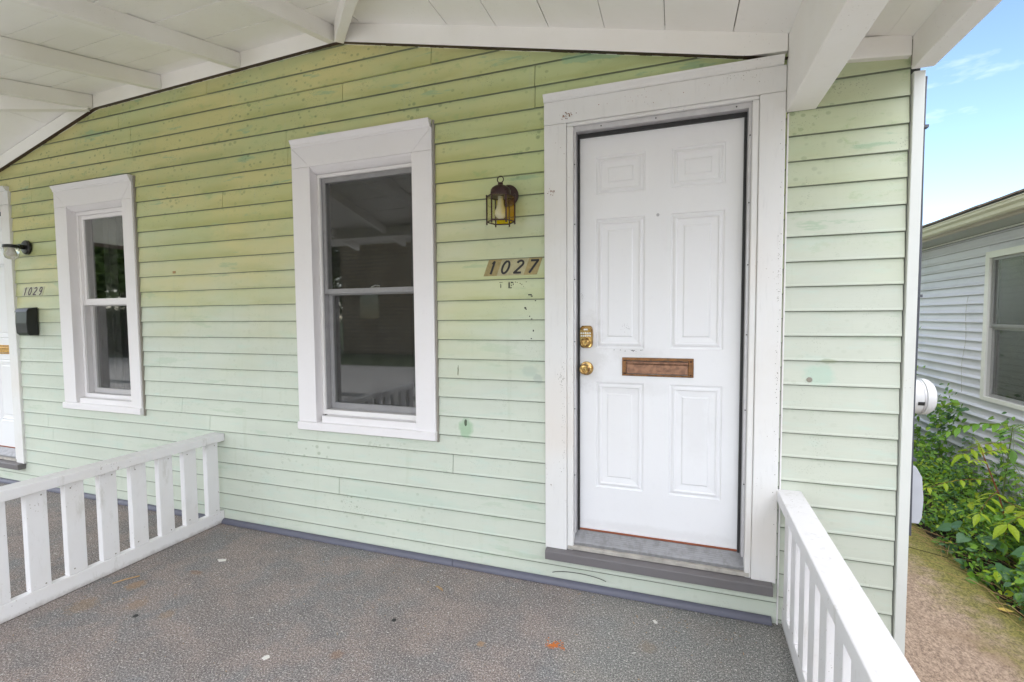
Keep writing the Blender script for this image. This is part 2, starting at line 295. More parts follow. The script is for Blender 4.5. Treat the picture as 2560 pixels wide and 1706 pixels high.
# ------------------------------------------------------------------ geometry helpers
def prop(o, label=None, cat=None, group=None, kind=None):
    if label: o['label'] = label
    if cat: o['category'] = cat
    if group: o['group'] = group
    if kind: o['kind'] = kind
    return o
def wloc(o):
    v = Vector((0, 0, 0))
    while o: v += Vector(o.location); o = o.parent
    return v
def empty(name, loc, label=None, cat=None, group=None, parent=None):
    o = bpy.data.objects.new(name, None); COL.objects.link(o); o.empty_display_size = .1
    o.location = Vector(loc) - (wloc(parent) if parent else Vector((0, 0, 0))); o.parent = parent
    return prop(o, label, cat, group)
class MB:
    def __init__(s): s.v = []; s.f = []; s.mi = []; s.k = 0
    def add(s, vs, fs, mi=None):
        b = len(s.v); s.v += [tuple(v) for v in vs]; s.f += [tuple(b + i for i in f) for f in fs]; s.mi += [s.k if mi is None else mi] * len(fs); return s
    def box(s, x0, x1, y0, y1, z0, z1, mi=None):
        return s.add([(x0, y0, z0), (x1, y0, z0), (x1, y1, z0), (x0, y1, z0), (x0, y0, z1), (x1, y0, z1), (x1, y1, z1), (x0, y1, z1)],
                     [(0, 3, 2, 1), (4, 5, 6, 7), (0, 1, 5, 4), (1, 2, 6, 5), (2, 3, 7, 6), (3, 0, 4, 7)], mi)
    def hexa(s, p, mi=None):     # 8 points: bottom 4 ccw, top 4 ccw
        return s.add(p, [(0, 3, 2, 1), (4, 5, 6, 7), (0, 1, 5, 4), (1, 2, 6, 5), (2, 3, 7, 6), (3, 0, 4, 7)], mi)
    def prism(s, prof, a, b, axis='x', mi=None):    # profile (y,z) swept along x from a to b, or (x,z) along y, or (x,y) along z
        n = len(prof)
        def P(u, v, w): return {'x': (w, u, v), 'y': (u, w, v), 'z': (u, v, w)}[axis]
        s.add([P(u, v, a) for u, v in prof] + [P(u, v, b) for u, v in prof],
              [tuple(range(n))[::-1], tuple(range(n, 2 * n))] + [(i, (i + 1) % n, n + (i + 1) % n, n + i) for i in range(n)], mi); return s
    def tube(s, pts, r, n=8, mi=None, r1=None):
        pts = [Vector(p) for p in pts]; rings = []
        for i, p in enumerate(pts):
            d = (pts[min(i + 1, len(pts) - 1)] - pts[max(i - 1, 0)]).normalized()
            a = d.orthogonal().normalized() if i == 0 else (a - d * a.dot(d)).normalized()
            b = d.cross(a); rr = r if r1 is None else r + (r1 - r) * i / (len(pts) - 1)
            rings.append([p + (a * math.cos(2 * math.pi * k / n) + b * math.sin(2 * math.pi * k / n)) * rr for k in range(n)])
        vs = [v for q in rings for v in q]; fs = []
        for i in range(len(pts) - 1):
            for k in range(n): fs.append((i * n + k, i * n + (k + 1) % n, (i + 1) * n + (k + 1) % n, (i + 1) * n + k))
        fs += [tuple(range(n))[::-1], tuple((len(pts) - 1) * n + k for k in range(n))]
        return s.add(vs, fs, mi)
    def lathe(s, prof, org, axis=(0, 0, 1), n=24, mi=None):   # prof: (radius, distance along axis)
        ax = Vector(axis).normalized(); a = ax.orthogonal().normalized(); b = ax.cross(a); o = Vector(org); m = len(prof)
        vs = [o + ax * h + (a * math.cos(2 * math.pi * k / n) + b * math.sin(2 * math.pi * k / n)) * r for r, h in prof for k in range(n)]
        fs = [(i * n + k, i * n + (k + 1) % n, (i + 1) * n + (k + 1) % n, (i + 1) * n + k) for i in range(m - 1) for k in range(n)]
        if prof[0][0] > 1e-5: fs.append(tuple(range(n))[::-1])
        if prof[-1][0] > 1e-5: fs.append(tuple((m - 1) * n + k for k in range(n)))
        return s.add(vs, fs, mi)
    def build(s, name, mat, parent=None, bevel=0, smooth=False, kind=None, label=None):
        me = bpy.data.meshes.new(name); off = wloc(parent) if parent else Vector((0, 0, 0))
        me.from_pydata([tuple(Vector(v) - off) for v in s.v], [], s.f)
        for m in (mat if isinstance(mat, (list, tuple)) else [mat]): me.materials.append(M_[m] if isinstance(m, str) else m)
        me.polygons.foreach_set('material_index', s.mi); me.update()
        bm = bmesh.new(); bm.from_mesh(me); bmesh.ops.recalc_face_normals(bm, faces=bm.faces); bm.to_mesh(me); bm.free()
        if smooth: me.polygons.foreach_set('use_smooth', [True] * len(me.polygons))
        o = bpy.data.objects.new(name, me); COL.objects.link(o); o.parent = parent
        if smooth == 'auto':
            mod = o.modifiers.new('edge', 'EDGE_SPLIT'); mod.split_angle = R(35)
        if bevel:
            b = o.modifiers.new('bevel', 'BEVEL'); b.width = bevel; b.segments = 2; b.limit_method = 'ANGLE'; b.angle_limit = R(40)
        return prop(o, label, kind=kind)
def box(name, mat, parent, x0, x1, y0, y1, z0, z1, bevel=.002, label=None):
    return MB().box(x0, x1, y0, y1, z0, z1).build(name, mat, parent, bevel, label=label)
def copy_tree(o, parent=None):
    c = o.copy(); COL.objects.link(c); c.parent = parent
    for ch in [x for x in bpy.data.objects if x.parent == o]: copy_tree(ch, c)
    return c

# ------------------------------------------------------------------ ground
GZ = -.5
MB().add([(-400, -400, GZ - .03), (400, -400, GZ - .03), (400, 400, GZ - .03), (-400, 400, GZ - .03)], [(0, 1, 2, 3)]).build('ground', 'lawn', kind='structure')
MB().box(.90, 2.10, -6, 9.5, GZ - .02, GZ).build('side_path', 'path', kind='structure')
MB().box(2.10, 3.098, -6, 9.5, GZ - .028, GZ - .012).build('planting_bed', 'soil', kind='structure')
MB().box(-60, 60, -7.19, -4.8, GZ - .028, GZ - .01).build('bounce_pavement', 'concrete', kind='structure')
MB().box(-90, 90, -13.5, -7.2, GZ - .028, GZ - .018).build('bounce_road', 'concrete', kind='structure')  # unseen; road paled to concrete and pavement widened to bounce light upwards
MB().box(-90, 90, -7.2, -7.04, GZ - .028, GZ + .08).build('kerb', 'concrete', kind='structure')
MB().box(-8, 3, -4.79, -2.79, GZ - .028, GZ - .012).build('front_bounce_apron', 'concrete', kind='structure')  # unseen concrete apron, widened to bounce light onto the porch ceiling
MB().box(-6.9, .50, -2.76, .0, -.10, 0).build('porch_floor', 'carpet', kind='structure')

# ------------------------------------------------------------------ the house
H = empty('row_house', (-3, 0, 0), 'pale green clapboard duplex with white porch ceiling, two doors numbered 1027 and 1029', 'house')
XL, XR = -7.1, .893
def prof(x):      # underside of the ledger along the wall
    P = [(-7.2, 2.24), (-5.434, 2.677), (-4.12, 3.012), (-1.90, 3.062), (.27, 2.578), (.95, 2.44)]
    for (a, b), (c, d) in zip(P, P[1:]):
        if x <= c: return b + (d - b) * (x - a) / (c - a)
    return P[-1][1]
EXP = .1095
openings = [(-6.30, -5.42, .215, 2.36), (-4.53, -3.86, .77, 2.33), (-2.165, -1.405, .77, 2.36), (-.53, .34, .215, 2.41)]   # cut range a little inside the casings
rr = random.Random(3)
def board(x0, x1, zb, zt, mat, last=False):
    lip = .0105
    m = MB(); h = EXP if zt - zb > EXP - .001 else zt - zb
    b = 0 if h > .05 else 0
    pr = [(.004, zb), (-.011, zb), (-lip, zb + .0015), (-lip, zb + .006), (-lip + .0015, zb + .012), (-.0015, zb + h + .002), (.004, zb + h + .002)]
    m.prism(pr, x0, x1, 'x'); dz = rr.uniform(-.0016, .0016); m.v = [(a, b_, c_ + (dz if abs(a - x1) < 1e-6 else 0)) for a, b_, c_ in m.v]; o = m.build('clapboard', mat, H); return o
seams = {26: [-3.0], 25: [-3.9, -1.3], 24: [-3.78, -1.9], 23: [-3.76, -.70], 22: [-5.02, -2.34, -.70], 21: [-5.0, -2.33], 19: [-2.9], 6: [-3.37], 5: [-3.10], 4: [-4.95, -1.2], 3: [-4.9], 2: [-2.0], 1: [-3.9]}
rr = random.Random(3)
for k in range(-1, 28):
    zb = .101 + EXP * k
    if k == -1: zb = .101 - EXP
    x0, x1 = XL, .452
    # limit by the roof profile
    step = [XL + i * .02 for i in range(int((x1 - XL) / .02) + 1)]
    ok = [x for x in step if zb < prof(x) + .03]
    if not ok: continue
    x0, x1 = max(XL, ok[0]), min(x1, ok[-1] + .02)
    iv = [(x0, x1)]
    for a, b, za, zc in openings:
        if zb + EXP > za + .001 and zb < zc and zb > .15:
            nv = []
            for p, q in iv:
                if b <= p or a >= q: nv.append((p, q))
                else:
                    if a > p: nv.append((p, a))
                    if b < q: nv.append((b, q))
            iv = nv
    for s in seams.get(k, []):
        nv = []
        for p, q in iv:
            if p + .05 < s < q - .05: nv += [(p, s - .0018), (s + .0018, q)]
            else: nv.append((p, q))
        iv = nv
    for p, q in iv:
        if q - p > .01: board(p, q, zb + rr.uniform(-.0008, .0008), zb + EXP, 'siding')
for k in range(-6, 22):
    zb = .132 + .1095 * k
    if zb > 2.50: continue
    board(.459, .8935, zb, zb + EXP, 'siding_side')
sh = MB()
sh.box(XL, .93, .006, .12, -.55, .215); pass
sh.box(XL, -6.30, .006, .12, .215, 3.5)
for a, b in ((-5.42, -4.53), (-3.86, -2.165), (-1.405, -.53), (.34, .93)): sh.box(a, b, .006, .12, .215, 3.5)
for a, b, za, zc in openings:
    sh.box(a, b, .006, .12, zc, 3.5)
    if za > .5: sh.box(a, b, .006, .12, .215, za)
sh.build('wall_sheathing', 'sheath', H)
# side wall boards (face +x, seen only from the side) and the corner board
MB().box(.80, .925, .12, 8.5, -.55, 3.5).build('side_wall', 'siding_side', H)
box('corner_board', 'corner', H, .8985, .938, -.022, .06, -.52, 2.41, .003)
box('corner_board', 'corner', H, .9265, .9405, .0605, .12, -.52, 2.41, .003)
box('edge_trim', 'white', H, .4525, .4585, -.017, .0, -.1, 2.31, .001)
# quarter round at the floor
qr = [(-.0145, 0.0)] + [(-.0145 - .026 * math.cos(a), .004 + .030 * math.sin(a)) for a in [i * math.pi / 12 for i in range(7)]]
for a, b in ((XL, -4.9), (-4.898, -3.035), (-2.985, -1.2), (-1.197, .43)):
    MB().prism(qr, a, b, 'x').build('quarter_round', 'purple', H, smooth='auto')

# ------------------------------------------------------------------ ledger, rafters, ceiling, porch roof
def ledger(x0, x1, z0, z1, dz=.1, name='ledger_board'):
    m = MB(); m.hexa([(x0, -.037, z0), (x1, -.037, z1), (x1, -.002, z1), (x0, -.002, z0), (x0, -.037, z0 + dz), (x1, -.037, z1 + dz), (x1, -.002, z1 + dz), (x0, -.002, z0 + dz)])
    return m.build(name, 'beam', H, .003)
ledger(-7.1, -4.13, prof(-7.1), prof(-4.13)); ledger(-4.125, -1.90, prof(-4.12), prof(-1.9)); _m = MB(); _m.prism([(-1.895, prof(-1.895)), (.27, prof(.27)), (.30, 2.5745), (.4445, 2.568), (.4445, 2.67), (-1.895, prof(-1.895) + .105)], -.037, -.002, 'y'); _m.build('ledger_board', 'beam', H, .002)
ledger(.567, .884, 2.500, 2.468, .085)
def zfront(x, y): return 3.168 + .2255 * y + .022 * (min(x, -1.9) + 1.9) * (1 if x < -1.9 else 0)
def zright(x, y): return 3.170 - .2255 * (x + 1.9)
def zleft(x, y): return 3.119 - .255 * (-4.12 - x)
YF = -2.95
def plank(pts, zf, th=.018):
    m = MB(); dz = rr.uniform(-.0012, .0015)
    lo = [(x, y, zf(x, y) + dz) for x, y in pts]; up = [(x, y, zf(x, y) + dz + th) for x, y in pts]; n = len(pts)
    m.add(lo + up, [tuple(range(n))[::-1], tuple(range(n, 2 * n))] + [(i, (i + 1) % n, n + (i + 1) % n, n + i) for i in range(n)])
    return m.build('ceiling_plank', 'ceil', H)
# right slope: boards run out from the wall
cuts = [-1.9, -1.74, -1.46, -1.18, -.9, -.617, -.338, -.062, .228, .50, .80, .99]
for a, b in zip(cuts, cuts[1:]):
    g = rr.choice([.0006, .0012, .0024]); a2, b2 = a + g, b - g
    ya, yb = -(a2 + 1.9) , -(b2 + 1.9)
    plank([(a2, -.002), (a2, min(ya, -.004)), (b2, yb), (b2, -.002)], zright)
# front slope: boards run along the wall
y = -.002; i = 0
while y > YF:
    yn = max(y - .142, YF); g = rr.choice([.0004, .0009, .0022])
    for (xa, xb) in (((-9, -3.42), (-3.42, 9)) if i % 2 else ((-9, -2.68), (-2.68, 9))):
        A = max(xa, -4.12 + (y - g) ) ; B = min(xb, -1.9 - (y - g)); A2 = max(xa, -4.12 + (yn + g)); B2 = min(xb, -1.9 - (yn + g))
        e = .0005
        plank([(A2 + e, yn + g), (B2 - e, yn + g), (B - e, y - g), (A + e, y - g)], zfront)
    y = yn; i += 1
# left slope
cl = [-4.12 - .28 * j for j in range(11)]
for a, b in zip(cl, cl[1:]):
    a2, b2 = a - .001, b + .001
    plank([(b2, -.002), (b2, max(b2 + 4.12, YF)), (a2, min(max(a2 + 4.12, YF), -.004)), (a2, -.002)], zleft)
def rafter(name, p, q, w, d, zf, top=-.002):
    p, q = Vector(p), Vector(q); dr = (q - p).normalized(); n = Vector((dr.y, -dr.x)) * w / 2; m = MB(); lo = []; up = []
    for c in (p - n, q - n, q + n, p + n):
        cc = p if (c - p).length < (c - q).length else q
        z = zf(cc.x, cc.y); lo.append((c.x, c.y, z - d)); up.append((c.x, c.y, z + top))
    m.hexa(lo + up); return m.build(name, 'beam', H, .003)
for x in (-1.945, -2.685, -3.415, -4.15):
    rafter('rafter', (x, -.038), (x, YF), .048, .098, zfront)
rafter('hip_rafter', (-1.885, -.045), (.92, -2.85), .052, .112, lambda x, y: 3.168 + .2255 * y, .0)
rafter('hip_rafter', (-4.16, -.045), (-6.95, -2.85), .052, .112, lambda x, y: 3.119 + .255 * y, .0)
box('porch_beam', 'beam', H, .447, .563, -2.60, -.003, 2.318, 2.64, .004)
box('porch_beam', 'beam', H, -7.0, .445, -2.60, -2.50, 2.44, 2.56, .004)
box('eave_board', 'beam', H, .886, .963, -2.93, -.026, 2.415, 2.56, .004)
box('eave_board', 'beam', H, -7.2, .884, -2.98, -2.94, 2.44, 2.54, .004)
box('ledger_filler', 'grime', H, .885, .897, -.035, -.024, 2.43, 2.53, 0)
for x in (.505, -3.0, -6.9): box('porch_post', 'white', H, x - .05, x + .05, -2.59, -2.51, 0, 2.438, .004)
MB().box(-7.1, .50, -2.78, -2.74, GZ - .02, -.11).box(.46, .50, -2.74, -.02, GZ - .02, -.105).build('porch_skirt', 'grime', H)
for k in range(2): box('porch_step', 'concrete', H, -1.9, -.6, -2.78 - .28 * (k + 1), -2.785 - .28 * k + .0, GZ - .02, -.17 * (k + 1), .01)
# roofs over porch and house
rf = MB()
rf.add([(-4.12, 0.004, 3.16), (-1.9, .004, 3.21), (1.05, YF - .05, 2.56), (-7.05, YF - .05, 2.50)], [(0, 1, 2, 3)])
rf.add([(-1.9, .004, 3.21), (1.0, .0, 2.565), (1.0, YF - .05, 2.565)], [(0, 1, 2)]); rf.add([(-4.12, .004, 3.16), (-7.15, .004, 2.39), (-7.15, YF - .05, 2.39)], [(0, 1, 2)])
rf.build('porch_roof', 'shingle', H)
MB().add([(XL, .0, 3.5), (.93, .0, 3.5), (.93, 4.2, 4.6), (XL, 4.2, 4.6), (.93, 8.5, 3.5), (XL, 8.5, 3.5)], [(0, 1, 2, 3), (3, 2, 4, 5)]).build('roof', 'shingle', H)
# caulk / grime bead where ledger meets siding (broken, flaking)
m = MB(); x = -5.6
while x < .43:
    w = rr.uniform(.008, .05); z0, z1 = prof(x), prof(x + w); t_ = rr.choice((.0006, .0012, .0020, .0028, .0008)) * rr.uniform(.6, 1.1)
    if t_ > 0: m.hexa([(x, -.037, z0 - t_), (x + w, -.037, z1 - t_), (x + w, -.011, z1 - t_), (x, -.011, z0 - t_), (x, -.037, z0 - .0002), (x + w, -.037, z1 - .0002), (x + w, -.011, z1 - .0002), (x, -.011, z0 - .0002)])
    x += w
m.build('caulk_bead', 'brown', H, kind='stuff')

# ------------------------------------------------------------------ windows
def window(p, label):
    """p: outer x0,x1, z0 (sill bottom), z1 (head top), face inner x0,x1,z1, glazing data"""
    X0, X1, Z0, Z1, a, b, ht, hb = p['o'][0], p['o'][1], p['o'][2], p['o'][3], p['i'][0], p['i'][1], p['i'][2], p['i'][3]
    w = empty('window', ((X0 + X1) / 2, 0, Z0), parent=H); w['label'] = label
    F = -.03; sm = p['sash']
    box('casing', 'whitewin', w, X0 + .012, a, F, .05, Z0 + .052, ht, .003)
    box('casing', 'whitewin', w, b, X1 - .008, F, .05, Z0 + .045, ht, .003)
    hm = MB(); hm.hexa([(a, F, ht), (b, F, ht), (b, .05, ht), (a, .05, ht), (X0 + .012, F, Z1 - .045), (X1 - .008, F, Z1 - .045), (X1 - .008, .05, Z1 - .045), (X0 + .012, .05, Z1 - .045)])
    hm.build('head_casing', 'whitewin', w, .002)
    for (u, v, d) in ((X0 + .0125, a, 1), (X1 - .0085, b, -1)):
        pass
    # upper corners of the mitred head
    MB().add([(X0 + .012, F + .001, ht + .0012), (a - .0015, F + .001, ht + .0012), (X0 + .012, F + .001, Z1 - .048), (X0 + .012, .05, ht + .0012), (a - .0015, .05, ht + .0012), (X0 + .012, .05, Z1 - .048)],
             [(0, 1, 2), (3, 5, 4), (0, 3, 4, 1), (1, 4, 5, 2), (2, 5, 3, 0)]).build('casing_mitre', 'whitewin', w)
    MB().add([(X1 - .008, F + .001, ht + .0012), (b + .0015, F + .001, ht + .0012), (X1 - .008, F + .001, Z1 - .048), (X1 - .008, .05, ht + .0012), (b + .0015, .05, ht + .0012), (X1 - .008, .05, Z1 - .048)],
             [(0, 2, 1), (3, 4, 5), (0, 1, 4, 3), (1, 2, 5, 4), (2, 0, 3, 5)]).build('casing_mitre', 'whitewin', w)
    cp = [(.0, Z1 - .0455), (F - .001, Z1 - .0455), (F - .006, Z1 - .040), (F - .007, Z1 - .03), (F - .016, Z1 - .015), (F - .02, Z1 - .008), (F - .02, Z1 - .001), (.0, Z1 + .002)]
    MB().prism(cp, X0 + .012, X1 - .016, 'x').build('crown_moulding', 'whitewin', w, .001)
    # J channel strips against the siding
    box('edge_strip', 'white', w, X0 - .002, X0 + .0105, -.018, .004, Z0 + .01, Z1 - .012, .001)
    box('edge_strip', 'grime', w, X1 - .0065, X1 + .003, -.019, .004, Z0 - .01, Z1 - .004, .001)
    # head stop with a soft rounded profile
    hs = [(.05, ht - .0005), (F + .004, ht - .0005), (F + .012, ht - .010), (.002, hb + .008), (.014, hb + .001), (.05, hb + .001)]
    MB().prism(hs, a + .0005, b - .0005, 'x').build('head_stop', 'whitewin', w, .002)
    # sill: stool board and nose
    zs = p['stool']
    box('stool', 'whitewin', w, a + (.035 if p['big'] else .03), b - .001, -.022, .05, zs - .048, zs, .003)
    np_ = [(.03, Z0 + .058), (-.040, Z0 + .050), (-.044, Z0 + .046), (-.044, Z0 + .004), (-.040, Z0), (.03, Z0)]
    MB().prism(np_, X0 + .008, X1 - .004, 'x').build('sill', 'whitewin', w, .0015)
    # fixed frame
    fx0, fx1 = a + .001, b + .0 ; y0 = .030; fw_ = p['fw']
    fr = MB(); fr.box(fx0, fx0 + fw_, y0, .12, zs, hb); fr.box(fx1 - fw_ + .0, fx1, y0, .12, zs, hb); fr.box(fx0 + fw_, fx1 - fw_, y0, .12, hb - fw_, hb - .0005); fr.box(fx0 + fw_, fx1 - fw_, y0, .12, zs + .0005, zs + .03)
    fr.build('frame', 'white' if p['big'] else 'whitewin', w, .0015)
    ix0, ix1, iz0, iz1 = fx0 + fw_, fx1 - fw_, zs + .03, hb - fw_
    tm = MB(); tm.box(ix0 + .0003, ix0 + .006, y0 + .012, .118, iz0, iz1); tm.box(ix1 - .006, ix1 - .0003, y0 + .012, .118, iz0, iz1); tm.build('track', 'greyalu' if p['big'] else 'whitewin', w)
    def sash(name, y, zlo, zhi, st, rb, rt_, mat):
        e = MB(); e.box(ix0 + .007, ix0 + .007 + st, y, y + .028, zlo, zhi); e.box(ix1 - .007 - st, ix1 - .007, y, y + .028, zlo, zhi)
        e.box(ix0 + .007 + st, ix1 - .007 - st, y, y + .028, zlo, zlo + rb); e.box(ix0 + .007 + st, ix1 - .007 - st, y, y + .028, zhi - rt_, zhi)
        s_ = e.build(name, mat, w, .0015)
        g = MB(); g.box(ix0 + .0075 + st, ix1 - .0075 - st, y + .012, y + .016, zlo + rb + .0005, zhi - rt_ - .0005); g.build('pane', 'pane', s_)
        return s_
    zm = p['mid']
    sash('upper_sash', .046, zm, iz1 - .001, p['st'], p['mr'], .028, sm)
    lo = sash('lower_sash', .078, iz0 + .001, zm + .022, p['st'] * 1.35, .038, .03, sm)
    l2 = MB(); cx = (ix0 + ix1) / 2 + .03; l2.box(cx - .035, cx + .03, .066, .077, zm + .0225, zm + .034); l2.tube([(cx - .03, .07, zm + .036), (cx, .068, zm + .046), (cx + .035, .066, zm + .042)], .004, 6); l2.build('sash_lock', 'white', lo, smooth=False)
    scz = zm - .002 if p['half'] else iz1
    s3 = MB(); s3.add([(ix0 + .001, .041, iz0), (ix1 - .001, .041, iz0), (ix1 - .001, .041, iz1 - .001), (ix0 + .001, .041, iz1 - .001)], [(0, 1, 2, 3)]) if not p['half'] else s3.add([(ix0 + .001, .041, iz0), (ix1 - .001, .041, iz0), (ix1 - .001, .041, scz), (ix0 + .001, .041, scz)], [(0, 1, 2, 3)])
    s3.build('insect_screen', 'screen', w)
    # dark room behind
    rm = MB(); X, Y, Z = (X0 - .5, X1 + .5), (.125, 2.2), (.2, 2.7)
    rm.add([(X[0], Y[0], Z[0]), (X[1], Y[0], Z[0]), (X[1], Y[1], Z[0]), (X[0], Y[1], Z[0]), (X[0], Y[0], Z[1]), (X[1], Y[0], Z[1]), (X[1], Y[1], Z[1]), (X[0], Y[1], Z[1])], [(0, 1, 2, 3), (4, 5, 6, 7), (1, 2, 6, 5), (2, 3, 7, 6), (3, 0, 4, 7)])
    rm.build('room', 'dark', w)
    if p['curtain']:
        cm = MB(); n = 14; cx0, cx1 = p['curtain']
        vs = []; 
        for j in range(n + 1):
            xx = cx0 + (cx1 - cx0) * j / n; yy = .19 + .012 * math.sin(j * 1.7)
            vs += [(xx, yy, iz0), (xx, yy, iz1)]
        cm.add(vs, [(2 * j, 2 * j + 2, 2 * j + 3, 2 * j + 1) for j in range(n)]); cm.build('curtain', 'curtain', w)
    return w
window(dict(o=(-2.325 * .985, -1.307 * .985, .722, 2.535), i=(-2.143, -1.424, 2.364, 2.329), sash='greyalu', stool=.815, fw=.020, st=.020, mr=.030, mid=1.585, big=True, half=False, curtain=None), 'nearer window with grey sashes and wide white casing, left of the lantern')
window(dict(o=(-4.742 * .988, -3.80 * .988, .720, 2.488), i=(-4.525, -3.875, 2.318, 2.286), sash='whitewin', stool=.81, fw=.028, st=.026, mr=.05, mid=1.55, big=False, half=True, curtain=(-4.48, -4.30)), 'farther window with white sashes, right of the black mailbox')

# ------------------------------------------------------------------ doors
def door_panel(m, x0, x1, z0, z1, y):
    rings = [(0, 0), (.004, .0065), (.010, .0075), (.018, .0010), (.024, .0), (.030, .0055), (.050, .0075), (.058, .0080), (.064, .0028)]
    prev = None
    for ins, d in rings:
        cur = [(x0 + ins, y + d, z0 + ins), (x1 - ins, y + d, z0 + ins), (x1 - ins, y + d, z1 - ins), (x0 + ins, y + d, z1 - ins)]
        if prev: m.add(prev + cur, [(i, (i + 1) % 4, 4 + (i + 1) % 4, 4 + i) for i in range(4)])
        prev = cur
    m.add(prev, [(0, 1, 2, 3)])
def door(dx, label, main=True):
    d = empty('front_door', (dx - .1, 0, .19), parent=H); d['label'] = label
    F = -.026
    co0, co1, ci0, ci1 = -.648 + dx, .4445 + dx, -.520 + dx, .330 + dx
    zt = 2.552; zc = 2.392
    box('casing', 'doorcase', d, co0, ci0 - .012, F, .1, .192, zc + .012, .004)
    box('casing', 'doorcase', d, ci1 + .012, co1, F, .1, .196, zc + .012, .004)
    box('head_casing', 'doorcase', d, co0, co1, F, .1, zc + .0135, zt - .035, .003)
    MB().prism([(0, zt - .0345), (F - .001, zt - .0345), (F - .008, zt - .03), (F - .010, zt - .022), (F - .022, zt - .008), (F - .024, zt), (0, zt + .006)], co0, co1 - .012, 'x').build('crown_moulding', 'doorcase', d, .001)
    # rounded stop moulding inside the casing
    box('stop_moulding', 'doorcase', d, ci0 - .0115, ci0 + .022, F + .006, .1, .20, zc - .004, .006)
    box('stop_moulding', 'doorcase', d, ci1 - .016, ci1 + .0115, F + .006, .1, .20, zc - .004, .006)
    box('stop_moulding', 'doorcase', d, ci0 - .0115, ci1 + .0115, F + .006, .1, zc - .0035, zc + .013, .005)
    # aluminium weatherstrip with screws
    sx0, sx1 = -.4975 + dx, .3135 + dx
    ws = MB(); ws.box(sx0, sx0 + .011, -.004, .049, .29, zc - .005); ws.box(sx1 - .013, sx1, -.004, .049, .29, zc - .005); ws.box(sx0 + .011, sx1 - .013, -.004, .049, zc - .030, zc - .005)
    w_ = ws.build('weatherstrip', 'alu', d, .001)
    sc = MB()
    for z in (.6, .95, 1.3, 1.62, 1.9, 2.2):
        sc.lathe([(0, .0), (.0032, .0), (.0032, .002)], (sx0 + .005, -.0045, z), (0, -1, 0), 8); sc.lathe([(0, 0), (.0032, 0), (.0032, .002)], (sx1 - .006, -.0045, z + .04), (0, -1, 0), 8)
    for x in (-.36, -.1, .25): sc.lathe([(0, 0), (.0035, 0), (.0035, .002)], (x + dx, -.0045, zc - .018), (0, -1, 0), 8)
    sc.build('screw', 'black', d, kind='stuff')
    bk = MB(); bk.box(sx0 + .0112, sx0 + .022, .035, .060, .29, zc - .031); bk.box(sx1 - .0245, sx1 - .0132, .035, .060, .29, zc - .031); bk.box(sx0 + .022, sx1 - .0245, .035, .060, zc - .050, zc - .031)
    bk.build('rubber_seal', 'black', d)
    # slab with six embossed panels
    x0, x1, z0, z1, y = -.479 + dx, .292 + dx, .294, 2.345, .050
    PX = [(-.392 + dx, -.150 + dx), (-.027 + dx, .214 + dx)]; PZ = [(.530, 1.088), (1.266, 1.929), (2.052, 2.243)]
    s = MB(); gx = [x0, PX[0][0], PX[0][1], PX[1][0], PX[1][1], x1]; gz = [z0, PZ[0][0], PZ[0][1], PZ[1][0], PZ[1][1], PZ[2][0], PZ[2][1], z1]
    vid = {}; vs = []
    for i, xx in enumerate(gx):
        for j, z in enumerate(gz): vid[i, j] = len(vs); vs.append((xx, y, z))
    fs = [(vid[i, j], vid[i + 1, j], vid[i + 1, j + 1], vid[i, j + 1]) for i in range(5) for j in range(7) if not (i in (1, 3) and j in (1, 3, 5))]
    n0 = len(vs); vs += [(x0, y + .045, z0), (x1, y + .045, z0), (x1, y + .045, z1), (x0, y + .045, z1)]; a, b, c, e = vid[0, 0], vid[5, 0], vid[5, 7], vid[0, 7]
    fs += [(n0, n0 + 3, n0 + 2, n0 + 1)]
    fs += [tuple([vid[i, 0] for i in range(6)][::-1]) + (n0, n0 + 1), tuple(vid[i, 7] for i in range(6)) + (n0 + 2, n0 + 3), tuple(vid[0, j] for j in range(8)) + (n0 + 3, n0), tuple(vid[5, j] for j in range(8))[::-1] + (n0 + 1, n0 + 2)]
    s.add(vs, fs); slab = s.build('door_slab', 'door', d)
    for px in PX:
        for pz in PZ:
            q = MB(); door_panel(q, px[0], px[1], pz[0], pz[1], y); q.build('panel', 'door', d)
    # threshold, sill
    MB().prism([(.062, .296), (.047, .290), (.0, .243), (-.004, .238), (-.004, .225), (.062, .225)], ci0 + .0, ci1 - .0, 'x').build('threshold', 'threshold', d, .001)
    box('bottom_sweep', 'rust', d, x0 + .004, x1 - .004, .044, .0495, .291, .299, 0)
    box('sill_strip', 'cement', d, ci0 - .008, ci1 + .004, -.022, .06, .2055, .2245, .002)
    sp = [(-.060, .150), (-.060, .192), (-.056, .197), (-.02, .203), (.06, .205), (.06, .150)]
    MB().prism(sp, co0 + .006, co1 - .016, 'x').build('door_sill', 'sillpaint', d, .002)
    MB().box(co0, co1, .1, .12, .2, 2.5).build('door_backing', 'black', d)
    # hardware
    def slot(cx0, cx1, z0, z1, mat, flap):
        m = MB(); yb = y - .0005; yf = y - .007
        bw = .014
        m.box(cx0, cx1, yf, yb, z1 - .016, z1); m.box(cx0, cx1, yf, yb, z0, z0 + .010); m.box(cx0, cx0 + .022, yf, yb, z0 + .010, z1 - .016); m.box(cx1 - .026, cx1, yf, yb, z0 + .010, z1 - .016)
        fr = m.build('mail_slot', mat, d, .002)
        f = MB(); f.prism([(y - .005, z1 - .017), (y - .010, z1 - .020), (y - .013, z1 - .028), (y - .010, z1 - .036), (y - .012, z0 + .014), (y - .008, z0 + .0125), (y - .003, z0 + .0125)], cx0 + .023, cx1 - .027, 'x'); f.build('flap', flap, fr, .001)
        g = MB()
